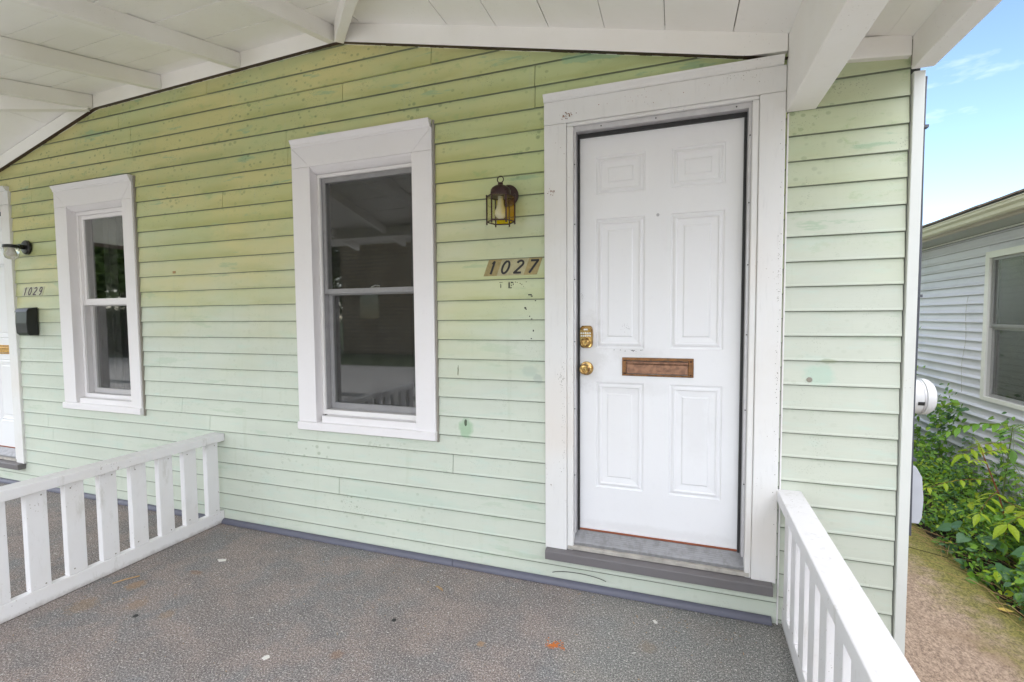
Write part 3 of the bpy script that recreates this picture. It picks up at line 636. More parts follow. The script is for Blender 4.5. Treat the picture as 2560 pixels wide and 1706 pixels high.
        for (sx, sz) in ((cx0 + .011, z1 - .016), (cx0 + .011, z0 + .012), (cx1 - .013, z1 - .016), (cx1 - .013, z0 + .012)): g.lathe([(0, .002), (.003, .0018), (.0042, 0)], (sx, yf, sz), (0, -1, 0), 10)
        g.build('screw', 'brown', fr, kind='stuff')
    if main:
        slot(-.258, .084, 1.126, 1.220, 'oldbrass', 'oldbrass2')
        # keypad deadbolt
        kx, kz = -.441, 1.324; m = MB()
        n = 28; pr = []
        for i in range(n):
            a = 2 * math.pi * i / n; ca, sa = math.cos(a), math.sin(a); pw = .38
            pr.append((kx + .034 * abs(ca) ** pw * (1 if ca > 0 else -1), kz + .058 * abs(sa) ** .55 * (1 if sa > 0 else -1)))
        def ring(sc, yy): return [(kx + (px - kx) * sc, yy, kz + (pz - kz) * sc) for px, pz in pr]
        vs = ring(1, y - .0005) + ring(1, y - .014) + ring(.93, y - .019) + ring(.86, y - .0185)
        m.add(vs, [(k * n + i, k * n + (i + 1) % n, (k + 1) * n + (i + 1) % n, (k + 1) * n + i) for k in range(3) for i in range(n)] + [tuple(3 * n + i for i in range(n))])
        kp = m.build('keypad_deadbolt', 'brass', d, smooth='auto')
        kb = MB(); kb.box(kx - .011, kx + .009, y - .022, y - .0188, kz + .034, kz + .042)
        for r_ in range(2):
            for c_ in range(5):
                bx = kx - .024 + c_ * .0112; bz = kz + .019 - r_ * .014; kb.lathe([(.0046, 0), (.0046, .003), (.0030, .0045), (0, .005)], (bx, y - .0185, bz), (0, -1, 0), 10)
        kb.build('keypad_button', 'meterwhite', kp, smooth='auto')
        cy = MB(); cy.lathe([(.026, 0), (.026, .006), (.023, .010), (.0205, .009), (.018, .012), (.015, .013), (.0145, .010), (0, .010)], (kx - .003, y - .018, kz - .030), (0, -1, 0), 28); cy.build('key_cylinder', 'brass', kp, smooth='auto')
        cy = MB(); cy.box(kx - .0045, kx - .002, y - .0292, y - .0281, kz - .036, kz - .025); cy.build('keyhole', 'black', kp)
        # knob
        m = MB(); m.lathe([(.036, 0), (.036, .003), (.033, .008), (.022, .011), (.013, .014), (.0125, .030), (.018, .036), (.0255, .043), (.0275, .052), (.0265, .060), (.021, .066), (.0135, .067), (.012, .064), (0, .064)], (-.441, y - .0005, 1.158), (0, -1, 0), 32)
        kn = m.build('door_knob', 'brass', d, smooth='auto')
        MB().box(-.4425, -.4395, y - .0656, y - .0646, 1.153, 1.163).build('keyhole', 'black', kn)
        m = MB(); m.lathe([(.0075, 0), (.0075, .002), (.005, .0035), (.0042, .002), (0, .002)], (-.089, y - .0005, 1.927), (0, -1, 0), 16); m.build('peephole', 'greyalu', d, smooth='auto')
        box('sticker_patch', 'door', d, -.105, -.078, y - .0014, y - .0003, 1.842, 1.880, .0004)
    else:
        slot(-.258 + dx + .21, .084 + dx + .16, 1.135, 1.215, 'yellowbrass', 'yellowbrass')
    return d
door(0, 'nearer white front door with keypad deadbolt and copper mail slot')
door(-5.735, 'far left white front door with yellow brass mail slot', False)

# chipped paint and scuffs on the door and casing, black remnants below the number
def flecks(name, cx, cz, sx, sz, n, y, mat, parent, smin=.0012, smax=.004, seed=1, label=None, stretch=1):
    q = random.Random(seed); m = MB()
    for i in range(n):
        x = q.gauss(cx, sx / 2); z = q.gauss(cz, sz / 2); r = q.uniform(smin, smax); k = q.randint(4, 6); a0 = q.random() * 6
        pts = [(x + r * stretch * q.uniform(.5, 1) * math.cos(a0 + 6.283 * i2 / k), z + r * q.uniform(.4, 1) * math.sin(a0 + 6.283 * i2 / k)) for i2 in range(k)]
        yy = y - q.uniform(0, .0003); th = .0006
        m.add([(u, yy - th, v) for u, v in pts] + [(u, yy, v) for u, v in pts], [tuple(range(k))[::-1]] + [(i2, (i2 + 1) % k, k + (i2 + 1) % k, k + i2) for i2 in range(k)])
    return m.build(name, mat, parent, kind='stuff')
flecks('scuff_marks', -.462, 1.535, .010, .03, 26, .0495, 'greyalu', H, .001, .0022, 2)
flecks('scuff_marks', -.235, 1.375, .03, .025, 26, .0530, 'greyalu', H, .001, .0028, 3)
flecks('scuff_marks', -.215, 1.255, .05, .004, 14, .0495, 'black', H, .0012, .003, 4, stretch=1.8)
flecks('scuff_marks', -.17, 1.24, .03, .015, 10, .0495, 'greyalu', H, .001, .002, 5)
flecks('rust_scars', -.535, 2.44, .035, .018, 30, -.0262, 'oldbrass2', H, .0015, .005, 6)
flecks('rust_scars', -.606, 2.07, .02, .016, 26, -.0262, 'oldbrass2', H, .0012, .004, 7)
flecks('rust_scars', -.2, 2.47, .3, .02, 16, -.0262, 'rust', H, .001, .003, 8)
flecks('rust_scars', .25, 2.49, .12, .02, 22, -.0262, 'grime', H, .001, .0028, 9)
flecks('rust_scars', -.555, 1.10, .02, .10, 34, -.0262, 'grime', H, .001, .004, 10)
flecks('rust_scars', -.545, .85, .012, .28, 40, -.0262, 'grime', H, .0008, .0025, 11)
flecks('rust_scars', .43, 1.4, .006, .9, 90, -.0262, 'grime', H, .001, .003, 12)
def wall_y(z, off=.101, e=EXP):   # outer face of the siding at height z
    f = ((z - off) / e) % 1.0; return -.0105 + .0095 * max(0, f - .1) / .9
m = MB()
q = random.Random(5)
def dab(x, z, w, h):
    yy = wall_y(z) - .0006; m.box(x, x + w, yy - .0004, yy + .004, z, z + h)
for (x, z, w, h) in ((-.915, 1.616, .030, .003), (-.900, 1.586, .004, .030), (-.855, 1.583, .012, .038), (-.843, 1.612, .022, .006), (-.841, 1.598, .008, .006), (-.829, 1.600, .006, .01), (-.82, 1.614, .01, .005), (-.846, 1.584, .018, .006), (-.808, 1.612, .006, .006), (-.79, 1.605, .004, .008), (-.78, 1.598, .003, .01), (-.756, 1.614, .005, .005), (-.77, 1.59, .003, .006)):
    for _ in range(3): dab(x + q.uniform(0, w * .4), z + q.uniform(0, h * .3), w * q.uniform(.35, .6), h * q.uniform(.4, .75))
for (x, z, w, h) in ((-.742, 1.544, .02, .006), (-.727, 1.537, .01, .005), (-.707, 1.513, .006, .005), (-.765, 1.474, .010, .008), (-.758, 1.468, .006, .006), (-.737, 1.43, .005, .006), (-.727, 1.417, .008, .004), (-.718, 1.352, .006, .009), (-.729, 1.312, .007, .005)): dab(x, z, w, h)
m.build('adhesive_remnant', 'numblack', H, kind='stuff')
m = MB()   # nick in the siding right of the door, rust mark between the windows, hose scuff at the foot of the wall
m.lathe([(.012, 0), (.010, .002), (0, .003)], (.562, wall_y(1.14, .132) - .0003, 1.142), (0, -1, 0), 9)
m.build('siding_nick', 'grime', H)
m = MB(); yy = wall_y(1.765) - .001
m.box(-3.40, -3.372, yy, yy + .002, 1.758, 1.775); m.build('rust_mark', 'tan', H)
pts = [(-.47 + .16 * math.sin(a) * -1 + .0, -.017, .055 + .035 * math.cos(a) - .01) for a in [(-1.1 + 2.2 * i / 12) for i in range(13)]]
MB().tube(pts, .0016, 5).build('scuff_arc', 'numblack', H)

_r = NT.__new__(NT); _r.m = M_['rail']; _r.t = _r.m.node_tree; _r.n = _r.t.nodes; _r.l = _r.t.links; _r.b = _r.n['Principled BSDF']; _r.P = [n for n in _r.n if n.type == 'NEW_GEOMETRY'][0].outputs['Position']; _r.X, _r.Y, _r.Z = [n for n in _r.n if n.type == 'SEPXYZ'][0].outputs
_c = [l for l in _r.t.links if l.to_socket.name == 'Base Color'][0].from_socket
_f = _r.math('MULTIPLY', _r.ss(_r.math('ADD', _r.Z, _r.math('MULTIPLY', _r.noise(24, 5, .7), -.05)), .01, -.03), .75)
_c = _r.mix(_f, _c, (.34, .31, .28)); _f2 = _r.math('MULTIPLY', _r.ss(_r.noise(11, 6, .75, sc=(1, 1, .3), off=(3, 9, 2)), .56, .70), .5); _c = _r.mix(_f2, _c, (.55, .53, .49))
_r.l.new(_c, _r.b.inputs['Base Color'])

# ------------------------------------------------------------------ railings
def railing(x, name_label, rot):
    r = empty('porch_railing', (x, -.004, 0), name_label, 'railing', 'white porch railings')
    def lb(name, a, b, c, d, e, f, bev=.003): return MB().box(x + a, x + b, -.004 + c, -.004 + d, e, f).build(name, 'rail', r, bev)
    lb('top_rail', -.05, .05, -2.48, -.002, .583, .636, .005)
    lb('bottom_rail', -.018, .022, -2.48, -.002, .002, .088, .004)
    first = lb('baluster', -.018, .020, -.118, -.034, .0885, .5825, .003)
    n = 1
    while n < 15:
        c = first.copy(); COL.objects.link(c); c.parent = r; c.location.y -= .1565 * n; c.location.x += random.uniform(-.002, .002); c.rotation_euler.z = R(random.uniform(-.3, .3)); n += 1
    nm = MB()
    for j in range(15):
        for z in (.118, .552) if j % 2 else (.105, .56): nm.lathe([(0, .0015), (.0032, .001), (.004, 0)], (x + .0205 if x < 0 else x - .0185, -.004 - .076 - .1565 * j + .018 * (-1) ** j, z), (1 if x < 0 else -1, 0, 0), 7)
    nm.build('nail', 'grime', r, kind='stuff')
    r.rotation_euler.z = R(rot)
    return r
railing(-3.06 + .045, 'white slatted railing dividing the carpeted porch, left, ending below the farther window', .3)
railing(.492, 'white slatted railing at the right end of the porch beside the door', -1.6)

# ------------------------------------------------------------------ numbers
def stroke(m, pts, w, y, sl, ox, oz, h, th=.0012):
    P = [Vector((p[0] * 1.3 * h + sl * p[1] * h + ox, p[1] * h + oz)) for p in pts]; L_, R_ = [], []
    for i, p in enumerate(P):
        d = (P[min(i + 1, len(P) - 1)] - P[max(i - 1, 0)]).normalized(); n = Vector((-d.y, d.x)) * w / 2
        L_.append(p + n); R_.append(p - n)
    k = len(P); vs = [(v.x, y - th, v.y) for v in L_ + R_] + [(v.x, y, v.y) for v in L_ + R_]
    fs = []
    for i in range(k - 1): fs += [(i, i + 1, k + i + 1, k + i), (i, 2 * k + i, 2 * k + i + 1, i + 1), (k + i, k + i + 1, 3 * k + i + 1, 3 * k + i)]
    fs += [(0, k, 3 * k, 2 * k), (k - 1, 3 * k - 1, 4 * k - 1, 2 * k - 1)]
    m.add(vs, fs)
def arc(cx, cy, rx, ry, a0, a1, n=14): return [(cx + rx * math.cos(R(a0 + (a1 - a0) * i / n)), cy + ry * math.sin(R(a0 + (a1 - a0) * i / n))) for i in range(n + 1)]
GL = {'1': [[(.0, 0), (.0, 1)], [(.02, .98), (-.10, .80)]],
      '0': [arc(0, .5, .20, .46, 90, 450, 24)],
      '2': [arc(0, .74, .19, .22, 165, -35) + [(-.20, .04), (-.2, .05)], [(-.24, .05), (.24, .05)]],
      '7': [[(-.24, .94), (.25, .94)], [(.20, .94), (-.10, 0)]],
      '9': [arc(0, .70, .18, .26, 0, 360, 20), [(.18, .72)] + arc(-.02, .45, .20, .42, 10, -95, 10)]}
def number(text, xs, zlo, zhi, slant, w, label, tiles, digit, group, plate=True, y0=0, sw=.013, dh=.78):
    def seat(mb): mb.v = [(a_, b_ + wall_y(min(max(c_, 1.6355), 1.742)), c_) for a_, b_, c_ in mb.v]
    n = empty('house_number', ((xs[0] + xs[-1]) / 2, y0, zlo), label, 'house number', group)
    for i, ch in enumerate(text):
        a, b = xs[i], xs[i + 1]; h = zhi - zlo; g = .0006
        lift = .0004 * (i % 2)
        tl = MB(); yb = y0 - .0 ; yt = y0 - .0016 - lift
        tl.add([(a + g, yt, zlo), (b - g, yt, zlo), (b - g + slant, yt, zhi), (a + g + slant, yt, zhi), (a + g, yb, zlo), (b - g, yb, zlo), (b - g + slant, yb, zhi), (a + g + slant, yb, zhi)],
               [(0, 1, 2, 3), (4, 7, 6, 5), (0, 4, 5, 1), (1, 5, 6, 2), (2, 6, 7, 3), (3, 7, 4, 0)])
        seat(tl); t_ = tl.build('number_tile', tiles[i], n); dg = MB(); cx = (a + b) / 2
        for s_ in GL[ch]: stroke(dg, s_, sw, yt - .0001, slant / h, cx + slant * (1 - dh) / 2, zlo + h * (1 - dh) / 2, h * dh)
        seat(dg); dg.build('digit', digit, t_)
k_ = .9940
number('1027', [v * k_ for v in (-1.003, -.925, -.852, -.772, -.697)], 1.653, 1.742, .030, 0, 'house number 1027 in black slanted digits on gold plates beside the nearer door', ['tilegold', 'tilepale', 'tilepale', 'tilegold'], 'numblack', None, sw=.0115)
number('1029', [v * k_ for v in (-5.235, -5.168, -5.100, -5.030, -4.955)], 1.637, 1.710, .028, 0, 'smaller house number 1029 above the black mailbox', ['tiletan'] * 4, 'numbrown', None, sw=.009, dh=.88)

# ------------------------------------------------------------------ brown lantern
LX, LZ = -.848, 2.072
ln = empty('wall_lantern', (LX, -.0145, LZ), 'brown hexagonal coach lantern with amber glass and a bulb, beside the nearer door', 'wall lamp')
m = MB(); m.lathe([(.057, 0), (.057, .010), (.053, .015), (.046, .018), (.030, .022), (.018, .030), (0, .031)], (LX, -.012, LZ), (0, -1, 0), 32); m.lathe([(0, .027), (.004, .026), (.005, .02)], (LX + .03, -.012, LZ - .02), (0, -1, 0), 8); m.build('backplate', 'brown', ln, smooth='auto')
CX, CY = LX, -.132
m = MB(); m.tube([(LX, -.035, LZ + .005), (LX, -.07, LZ + .012), (CX, CY + .03, LZ + .012), (CX, CY + .015, LZ + .004)], .013, 10); m.build('arm', 'brown', ln, smooth='auto')
m = MB(); m.lathe([(.050, -.036), (.052, -.032), (.051, -.006), (.044, .006), (.030, .016), (.014, .020), (.013, .032), (.010, .034), (0, .034)], (CX, CY, LZ + .006), (0, 0, 1), 28); m.build('roof', 'brown', ln, smooth='auto')
m = MB(); m.tube([(CX + .0165 * math.sin(a), CY, LZ + .055 - .0165 * math.cos(a)) for a in [2 * math.pi * i / 18 for i in range(19)]], .0028, 8); m.build('ring', 'brown', ln, smooth='auto')
zt_, zb_ = LZ - .030, LZ - .158
hexp = lambda r, z, i, ph=math.radians(12): (CX + r * math.cos(ph + math.pi / 3 * i), CY + r * math.sin(ph + math.pi / 3 * i), z)
m = MB()
for i in range(6):
    m.tube([hexp(.072, zt_ + .007, i), hexp(.072, zb_ - .010, i)], .0042, 6)
    for z in (zt_, zb_): m.tube([hexp(.072, z, i), hexp(.072, z, i + 1)], .0036, 6)
    for z in (zt_ + .008, zb_ - .011): m.lathe([(0, -.004), (.0055, 0), (0, .004)], hexp(.072, z, i), (0, 0, 1), 8)
m.build('cage', 'brown', ln, smooth='auto')
m = MB(); m.add([hexp(.071, zt_ + .001, i) for i in range(6)] + [hexp(.040, zt_ + .004, i) for i in range(6)], [(i, (i + 1) % 6, 6 + (i + 1) % 6, 6 + i) for i in range(6)]); m.build('top_plate', 'brown', ln)
for i in range(6):
    a, b = Vector(hexp(.070, zb_ + .003, i)), Vector(hexp(.070, zb_ + .003, i + 1)); up = Vector((0, 0, zt_ - zb_ - .006)); g = (b - a) * .06
    m = MB(); nrm = (b - a).cross(up).normalized() * .0015; P4 = [a + g, b - g, b - g + up, a + g + up]
    m.hexa([P4[0], P4[1], P4[1] + nrm, P4[0] + nrm, P4[3], P4[2], P4[2] + nrm, P4[3] + nrm]); m.build('glass_pane', 'amber' if i in (0, 1, 5) else 'clearpane', ln)
m = MB(); m.lathe([(.012, 0), (.0125, -.018), (.016, -.022), (.017, -.040), (.022, -.058), (.029, -.074), (.0305, -.088), (.026, -.102), (.014, -.112), (0, -.114)], (CX, CY, zt_ + .002), (0, 0, 1), 24); m.build('bulb', 'bulb', ln, smooth=True)
m = MB(); m.lathe([(.0135, 0), (.0135, -.016), (0, -.016)], (CX, CY, zt_ + .004), (0, 0, 1), 16); m.build('socket', 'alu', ln, smooth='auto')

# ------------------------------------------------------------------ black jelly-jar light by the far door
JX, JZ = -5.085, 2.035
jl = empty('jar_light', (JX, -.0145, JZ), 'small black wall light with clear glass jar beside the far left door', 'wall lamp')
m = MB(); m.lathe([(.058, 0), (.058, .014), (.050, .022), (.02, .026), (0, .026)], (JX, -.012, JZ), (0, -1, 0), 28); m.build('backplate', 'blackgloss', jl, smooth='auto')
m = MB(); m.tube([(JX, -.03, JZ), (JX - .0, -.07, JZ + .0)], .020, 12); m.lathe([(.050, -.016), (.052, -.012), (.050, .006), (.030, .012), (0, .013)], (JX, -.115, JZ + .0), (0, 0, 1), 28); m.build('cap', 'blackgloss', jl, smooth='auto')
m = MB(); m.lathe([(.044, 0), (.046, -.008), (.047, -.03), (.046, -.055), (.040, -.078), (.024, -.090), (0, -.093)], (JX, -.115, JZ - .017), (0, 0, 1), 28); m.build('glass_jar', 'jar', jl, smooth=True)
m = MB(); m.lathe([(.010, 0), (.014, -.02), (.022, -.04), (.024, -.052), (.016, -.066), (0, -.07)], (JX, -.115, JZ - .012), (0, 0, 1), 20); m.build('bulb', 'bulb', jl, smooth=True)
# mailbox
mb_ = empty('mailbox', (-5.07, -.0145, 1.31), 'black wall mailbox under the number 1029', 'mailbox')
X0, X1, Z0, Z1 = -5.150, -4.995, 1.309, 1.536
m = MB(); m.prism([(-.014, Z0), (-.070, Z0), (-.086, Z0 + .018), (-.090, Z0 + .10), (-.084, Z1 - .035), (-.070, Z1 - .012), (-.014, Z1 - .004)], X0, X1, 'x'); m.build('box', 'blackgloss', mb_, .004)
m = MB(); m.prism([(-.014, Z1 - .0035), (-.070, Z1 - .0115), (-.0865, Z1 - .036), (-.0905, Z1 - .036), (-.074, Z1 - .006), (-.014, Z1 + .004)], X0 - .004, X1 + .004, 'x'); m.build('lid', 'blackgloss', mb_, .002)

# ------------------------------------------------------------------ meter, junction box, cable on the side wall
mt = empty('electric_meter', (.9415, .25, 1.05), 'round white electric meter on the side wall at the corner board', 'meter')
m = MB(); m.lathe([(.079, 0), (.079, .118), (.078, .121)], (.942, .25, 1.05), (1, 0, 0), 36); m.build('housing', 'meterwhite', mt, smooth='auto')
m = MB(); m.lathe([(.079, .122), (.0825, .124), (.083, .138), (.080, .147), (.070, .160), (.04, .168), (0, .169)], (.942, .25, 1.05), (1, 0, 0), 36); m.build('cover', 'meterwhite', mt, smooth='auto')
m = MB(); m.lathe([(.0795, .112), (.0812, .113), (.0812, .118), (.0795, .119)], (.942, .25, 1.05), (1, 0, 0), 36); m.build('band', 'alu', mt, smooth='auto')
a_ = [math.radians(v) for v in (-22, -16, -10)]
vs = []
for x in (1.030, 1.057): vs += [(x, .25 - .0803 * math.cos(b), 1.05 + .0803 * math.sin(b)) for b in a_]
m = MB(); m.add(vs, [(0, 1, 4, 3), (1, 2, 5, 4)]); m.build('display', 'black', mt)
ub = empty('junction_box', (.9415, .15, .52), 'light grey plastic junction box low on the corner of the house', 'utility box')
m = MB(); m.prism([(.9415, .515), (1.012, .512), (1.022, .54), (1.026, .62), (1.018, .72), (.995, .765), (.9415, .775)], .08, .24, 'y'); m.build('cover', 'boxgrey', ub, .004)
m = MB(); m.box(.9415, .965, .075, .245, .49, .511); m.build('base', 'boxgrey', ub, .002)
m = MB()
for z in (.56, .60, .70): m.box(.955, .966, .066, .0745, z, z + .012)
m.build('latch', 'cable', ub)
cb = MB(); cb.tube([(.967 + .002 * math.sin(z * 5), .05, z) for z in [.47 + .1 * i for i in range(20)]] + [(.967, .05, 2.41)], .0055, 8)
for z in (.8, 1.5, 2.2): cb.box(.9415, .978, .038, .062, z, z + .012)
o = cb.build('cable', 'cable', None, smooth='auto'); prop(o, 'dark grey cable running down the house corner behind the corner board', 'cable')

# ------------------------------------------------------------------ neighbouring house
NX = 3.1
N = empty('neighbour_house', (NX, 5, GZ), 'blue grey vinyl sided house with cream gutter across the alley', 'house')
yA, yB = -4.0, 10.5; wy0, wy1, wz0, wz1 = 2.93, 3.935, .519, 2.070
def vboard(z, y0, y1, zt=None):
    h = .1016; e = (zt or z + h)
    pr = [(NX + .004, z), (NX - .010, z), (NX - .022, z + .002), (NX - .022, z + .012), (NX - .009, z + .038), (NX - .0005, e + .002), (NX + .004, e + .002)]
    if zt: pr = [(NX + .004, z), (NX - .010, z), (NX - .0125, z + .002), (NX - .0125, z + min(.010, (zt - z) * .5)), (NX + .004, zt)]
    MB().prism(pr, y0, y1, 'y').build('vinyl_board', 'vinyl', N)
z = GZ - .02 + .002
z = 1.633 - .1016 * 21; 
while z < 2.26:
    top = min(z + .1016, 2.268)
    if z + .1016 > wz0 and z < wz1:
        if z < wz0 - .01: vboard(z, wy0 + .0005, wy1 - .0005, wz0 - .001)
        if z + .1016 > wz1 + .01: vboard(wz1 + .001, wy0 + .0005, wy1 - .0005, z + .1016)
        vboard(z, yA, wy0, top if top - z < .1 else None); vboard(z, wy1, yB, top if top - z < .1 else None)
    else: vboard(z, yA, yB, top if top - z < .1 else None)
    z += .1016
m = MB(); m.box(NX + .005, NX + .12, yA, yB, GZ - .05, wz0); m.box(NX + .005, NX + .12, yA, wy0, wz0, wz1); m.box(NX + .005, NX + .12, wy1, yB, wz0, wz1); m.box(NX + .005, NX + .12, yA, yB, wz1, 2.40); m.build('wall', 'sheath', N)
MB().box(NX - .02, NX - .0, yA, yB, 2.270, 2.288).build('top_trim', 'white', N, .002)
n_s = 0; y = yA
while y < yB:      # soffit panels
    MB().box(2.80, NX - .021, y + .001, y + .304, 2.2905, 2.296).build('soffit_panel', 'soffit', N); y += .305
MB().box(2.775, 2.7985, yA, yB, 2.285, 2.395).build('fascia', 'pinkfascia', N, .002)
g = [(2.772, 2.31), (2.715, 2.31), (2.700, 2.325), (2.695, 2.355), (2.675, 2.375), (2.672, 2.398), (2.664, 2.402), (2.664, 2.408), (2.684, 2.408), (2.690, 2.385), (2.772, 2.385)]
MB().prism(g, yA, yB, 'y').build('gutter', 'cream', N, .001)
MB().add([(2.70, yA, 2.4145), (2.70, yB, 2.4145), (6.2, yB, 3.58), (6.2, yA, 3.58), (9.6, yA, 2.42), (9.6, yB, 2.42)], [(0, 1, 2, 3), (3, 2, 5, 4)]).build('roof', 'shingle', N)
MB().box(2.668, 2.774, yA, yB, 2.4085, 2.4235).build('drip_edge', 'sheath', N)
y = yA; base = None; q = random.Random(8)
while y < yB:
    w = q.uniform(.26, .34); dz = q.uniform(0, .007)
    m = MB(); m.hexa([(2.662, y + .003, 2.4240 + dz), (2.662, y + w - .003, 2.4240 + dz * .3), (2.86, y + w - .003, 2.489), (2.86, y + .003, 2.489), (2.662, y + .003, 2.440 + dz), (2.662, y + w - .003, 2.440 + dz * .6), (2.86, y + w - .003, 2.502), (2.86, y + .003, 2.502)])
    m.build('shingle', 'shingle', N); y += w
nw = empty('window', (NX, 3.43, wz0), parent=N)
def nb(name, mat, y0, y1, z0, z1, x0=-.035, x1=.05, par=nw, bev=.002): return MB().box(NX + x0, NX + x1, y0, y1, z0, z1).build(name, mat, par, bev)
fw_ = .066
nb('frame', 'white', wy0, wy0 + fw_, wz0, wz1); nb('frame', 'white', wy1 - fw_, wy1, wz0, wz1); nb('frame', 'white', wy0 + fw_, wy1 - fw_, wz1 - fw_, wz1); nb('frame', 'white', wy0 + fw_, wy1 - fw_, wz0, wz0 + .042)
for nm, z0, z1, x in (('upper_sash', 1.29, wz1 - fw_ - .001, -.008), ('lower_sash', wz0 + .043, 1.2895, .012)):
    e = MB(); a, b = wy0 + fw_ + .001, wy1 - fw_ - .001
    for args in ((a, a + .03, z0, z1), (b - .03, b, z0, z1), (a + .03, b - .03, z0, z0 + .028), (a + .03, b - .03, z1 - .028, z1)): e.box(NX + x, NX + x + .025, *args)
    s_ = e.build(nm, 'greyalu', nw, .001); MB().box(NX + x + .010, NX + x + .014, a + .03, b - .03, z0 + .028, z1 - .028).build('pane', 'pane', s_)
MB().add([(NX - .016, wy0 + fw_, wz0 + .042), (NX - .016, wy1 - fw_, wz0 + .042), (NX - .016, wy1 - fw_, wz1 - fw_), (NX - .016, wy0 + fw_, wz1 - fw_)], [(0, 1, 2, 3)]).build('insect_screen', 'screen', nw)
MB().box(NX + .1, NX + .105, wy0 - .05, wy1 + .05, wz0 - .05, wz1 + .05).build('window_blind', 'curtain', nw)
m = MB(); q = random.Random(2); m.tube([(NX - .020, 4.25 + .02 * math.sin(i * .9) + .006 * i, 1.62 - .09 * i) for i in range(13)], .0016, 5); o = m.build('hanging_wire', 'cement'); prop(o, 'thin tan wire hanging on the blue grey wall left of its window', 'wire')

# ------------------------------------------------------------------ plants in the alley
def leaf(m, base, d, nrm, L_, W_, fold=.25, droop=.15, mi=0, heart=False):
    d = Vector(d).normalized(); n = Vector(nrm); n = (n - d * n.dot(d)).normalized(); s = d.cross(n); b = Vector(base)
    st = ([(0, .0), (-.06, .34), (.12, .52), (.42, .50), (.75, .25), (1, 0)] if heart else [(0, 0), (.22, .36), (.5, .5), (.78, .28), (1, 0)])
    mid = [b + d * L_ * (t if t > 0 else 0) - Vector((0, 0, 1)) * droop * L_ * t * t for t, _ in st]
    l = [mid[i] + d * L_ * min(st[i][0], 0) + s * W_ * st[i][1] + n * fold * W_ * st[i][1] for i in range(len(st))]; r = [mid[i] + d * L_ * min(st[i][0], 0) - s * W_ * st[i][1] + n * fold * W_ * st[i][1] for i in range(len(st))]
    k = len(st); vs = mid + l[1:-1] + r[1:-1]; kk = k - 2; fs = []
    for i in range(k - 1):
        li, ln_ = (k + i - 1 if i > 0 else None), (k + i if i < k - 2 else None); ri, rn = (k + kk + i - 1 if i > 0 else None), (k + kk + i if i < k - 2 else None)
        fs.append(tuple(v for v in (i, i + 1, ln_, li) if v is not None)); fs.append(tuple(v for v in (i + 1, i, ri, rn) if v is not None))
    m.add(vs, fs, mi)
def rv(q, up=.3): return Vector((q.uniform(-1, 1), q.uniform(-1, 1), q.uniform(-.3, 1) + up))
# ground cover: thousands of small leaves at mixed heights
def cover(seed, n, name, mats, xr, yr, hfun, Ls, wfrac=.55):
    q = random.Random(seed); m = MB()
    for i in range(n):
        x = q.uniform(*xr); y = yr[0] + (yr[1] - yr[0]) * q.random() ** 1.35; h = hfun(x, y) * q.random() ** .55
        L_ = q.uniform(*Ls); a = q.uniform(0, 6.283)
        leaf(m, (x, y, GZ + .0 + h), (math.cos(a), math.sin(a), q.uniform(-.5, .35)), (q.uniform(-.5, .5), q.uniform(-.9, .2), 1), L_, L_ * q.uniform(.4, .7), mi=q.choices(range(len(mats)), [6, 3, 1][:len(mats)])[0])
    o = m.build(name, mats, None, kind='stuff'); return o
def hf(x, y):
    e = max(0, min(1, (x - 2.02) / .35)); b = .17 + .30 * e
    return b * (.75 + .45 * math.sin(x * 7 + y * 2.3) * math.sin(y * 3.1 + 1)) + (.10 * max(0, y - 3.5))
def weeds(seed, n, m, q):
    for i in range(n):
        x = q.uniform(2.12, 3.04); y = 1.1 + 5.6 * q.random() ** 1.4; h = q.uniform(.22, .62) * (.6 + .5 * min(1, (x - 2.0) / .5)); lean = Vector((q.uniform(-.25, .12), q.uniform(-.25, .2), 1)).normalized()
        b = Vector((x, y, GZ)); m.tube([b, b + lean * h * .5, b + lean * h + Vector((q.uniform(-.03, .03), 0, -.01))], .0025, 4, 3, r1=.001); a = q.uniform(0, 6.28); k = int(h / .035); L0 = q.uniform(.045, .10); mi = q.choice((0, 0, 0, 1, 2))
        for j in range(2, k + 1):
            p = b + lean * h * j / k; a += 2.3
            for s_ in (0, math.pi): leaf(m, p, (math.cos(a + s_), math.sin(a + s_), q.uniform(-.3, .5)), (0, -.2, 1), L0 * q.uniform(.6, 1) * (1.15 - .5 * j / k), L0 * .42 * (1.15 - .5 * j / k), droop=q.uniform(.1, .6), mi=mi)
def cover2(seed):
    q = random.Random(seed); m = MB()
    for i in range(21000):
        x = q.uniform(2.05, 3.08); y = 1.0 + 6.5 * q.random() ** 1.45; h = hf(x, y) * q.random() ** .7; r_ = math.sin(x * 9 + 1.3 * math.sin(y * 5)) * math.sin(y * 6.1)
        if r_ < -.45 and h > .12: continue
        L_ = q.choices((q.uniform(.016, .035), q.uniform(.035, .06), q.uniform(.06, .10)), (6, 3, .6))[0]; a = q.uniform(0, 6.283)
        leaf(m, (x, y, GZ + h), (math.cos(a), math.sin(a), q.uniform(-1.1, .6)), (q.uniform(-1, 1), q.uniform(-1.3, .4), .8), L_, L_ * q.uniform(.3, .75), mi=q.choices((0, 1, 2), (6, 2.4, 1.3 if r_ > .2 else .3))[0])
    weeds(seed, 120, m, q)
    return m.build('ground_cover', ['leaf', 'leafdark', 'leafbright', 'greenstem'], None, kind='stuff')
cover2(11)
prop(bpy.data.objects['ground_cover'], 'low mass of mixed green weeds filling the bed along the blue grey wall', 'ground cover')
m = MB(); q = random.Random(12)
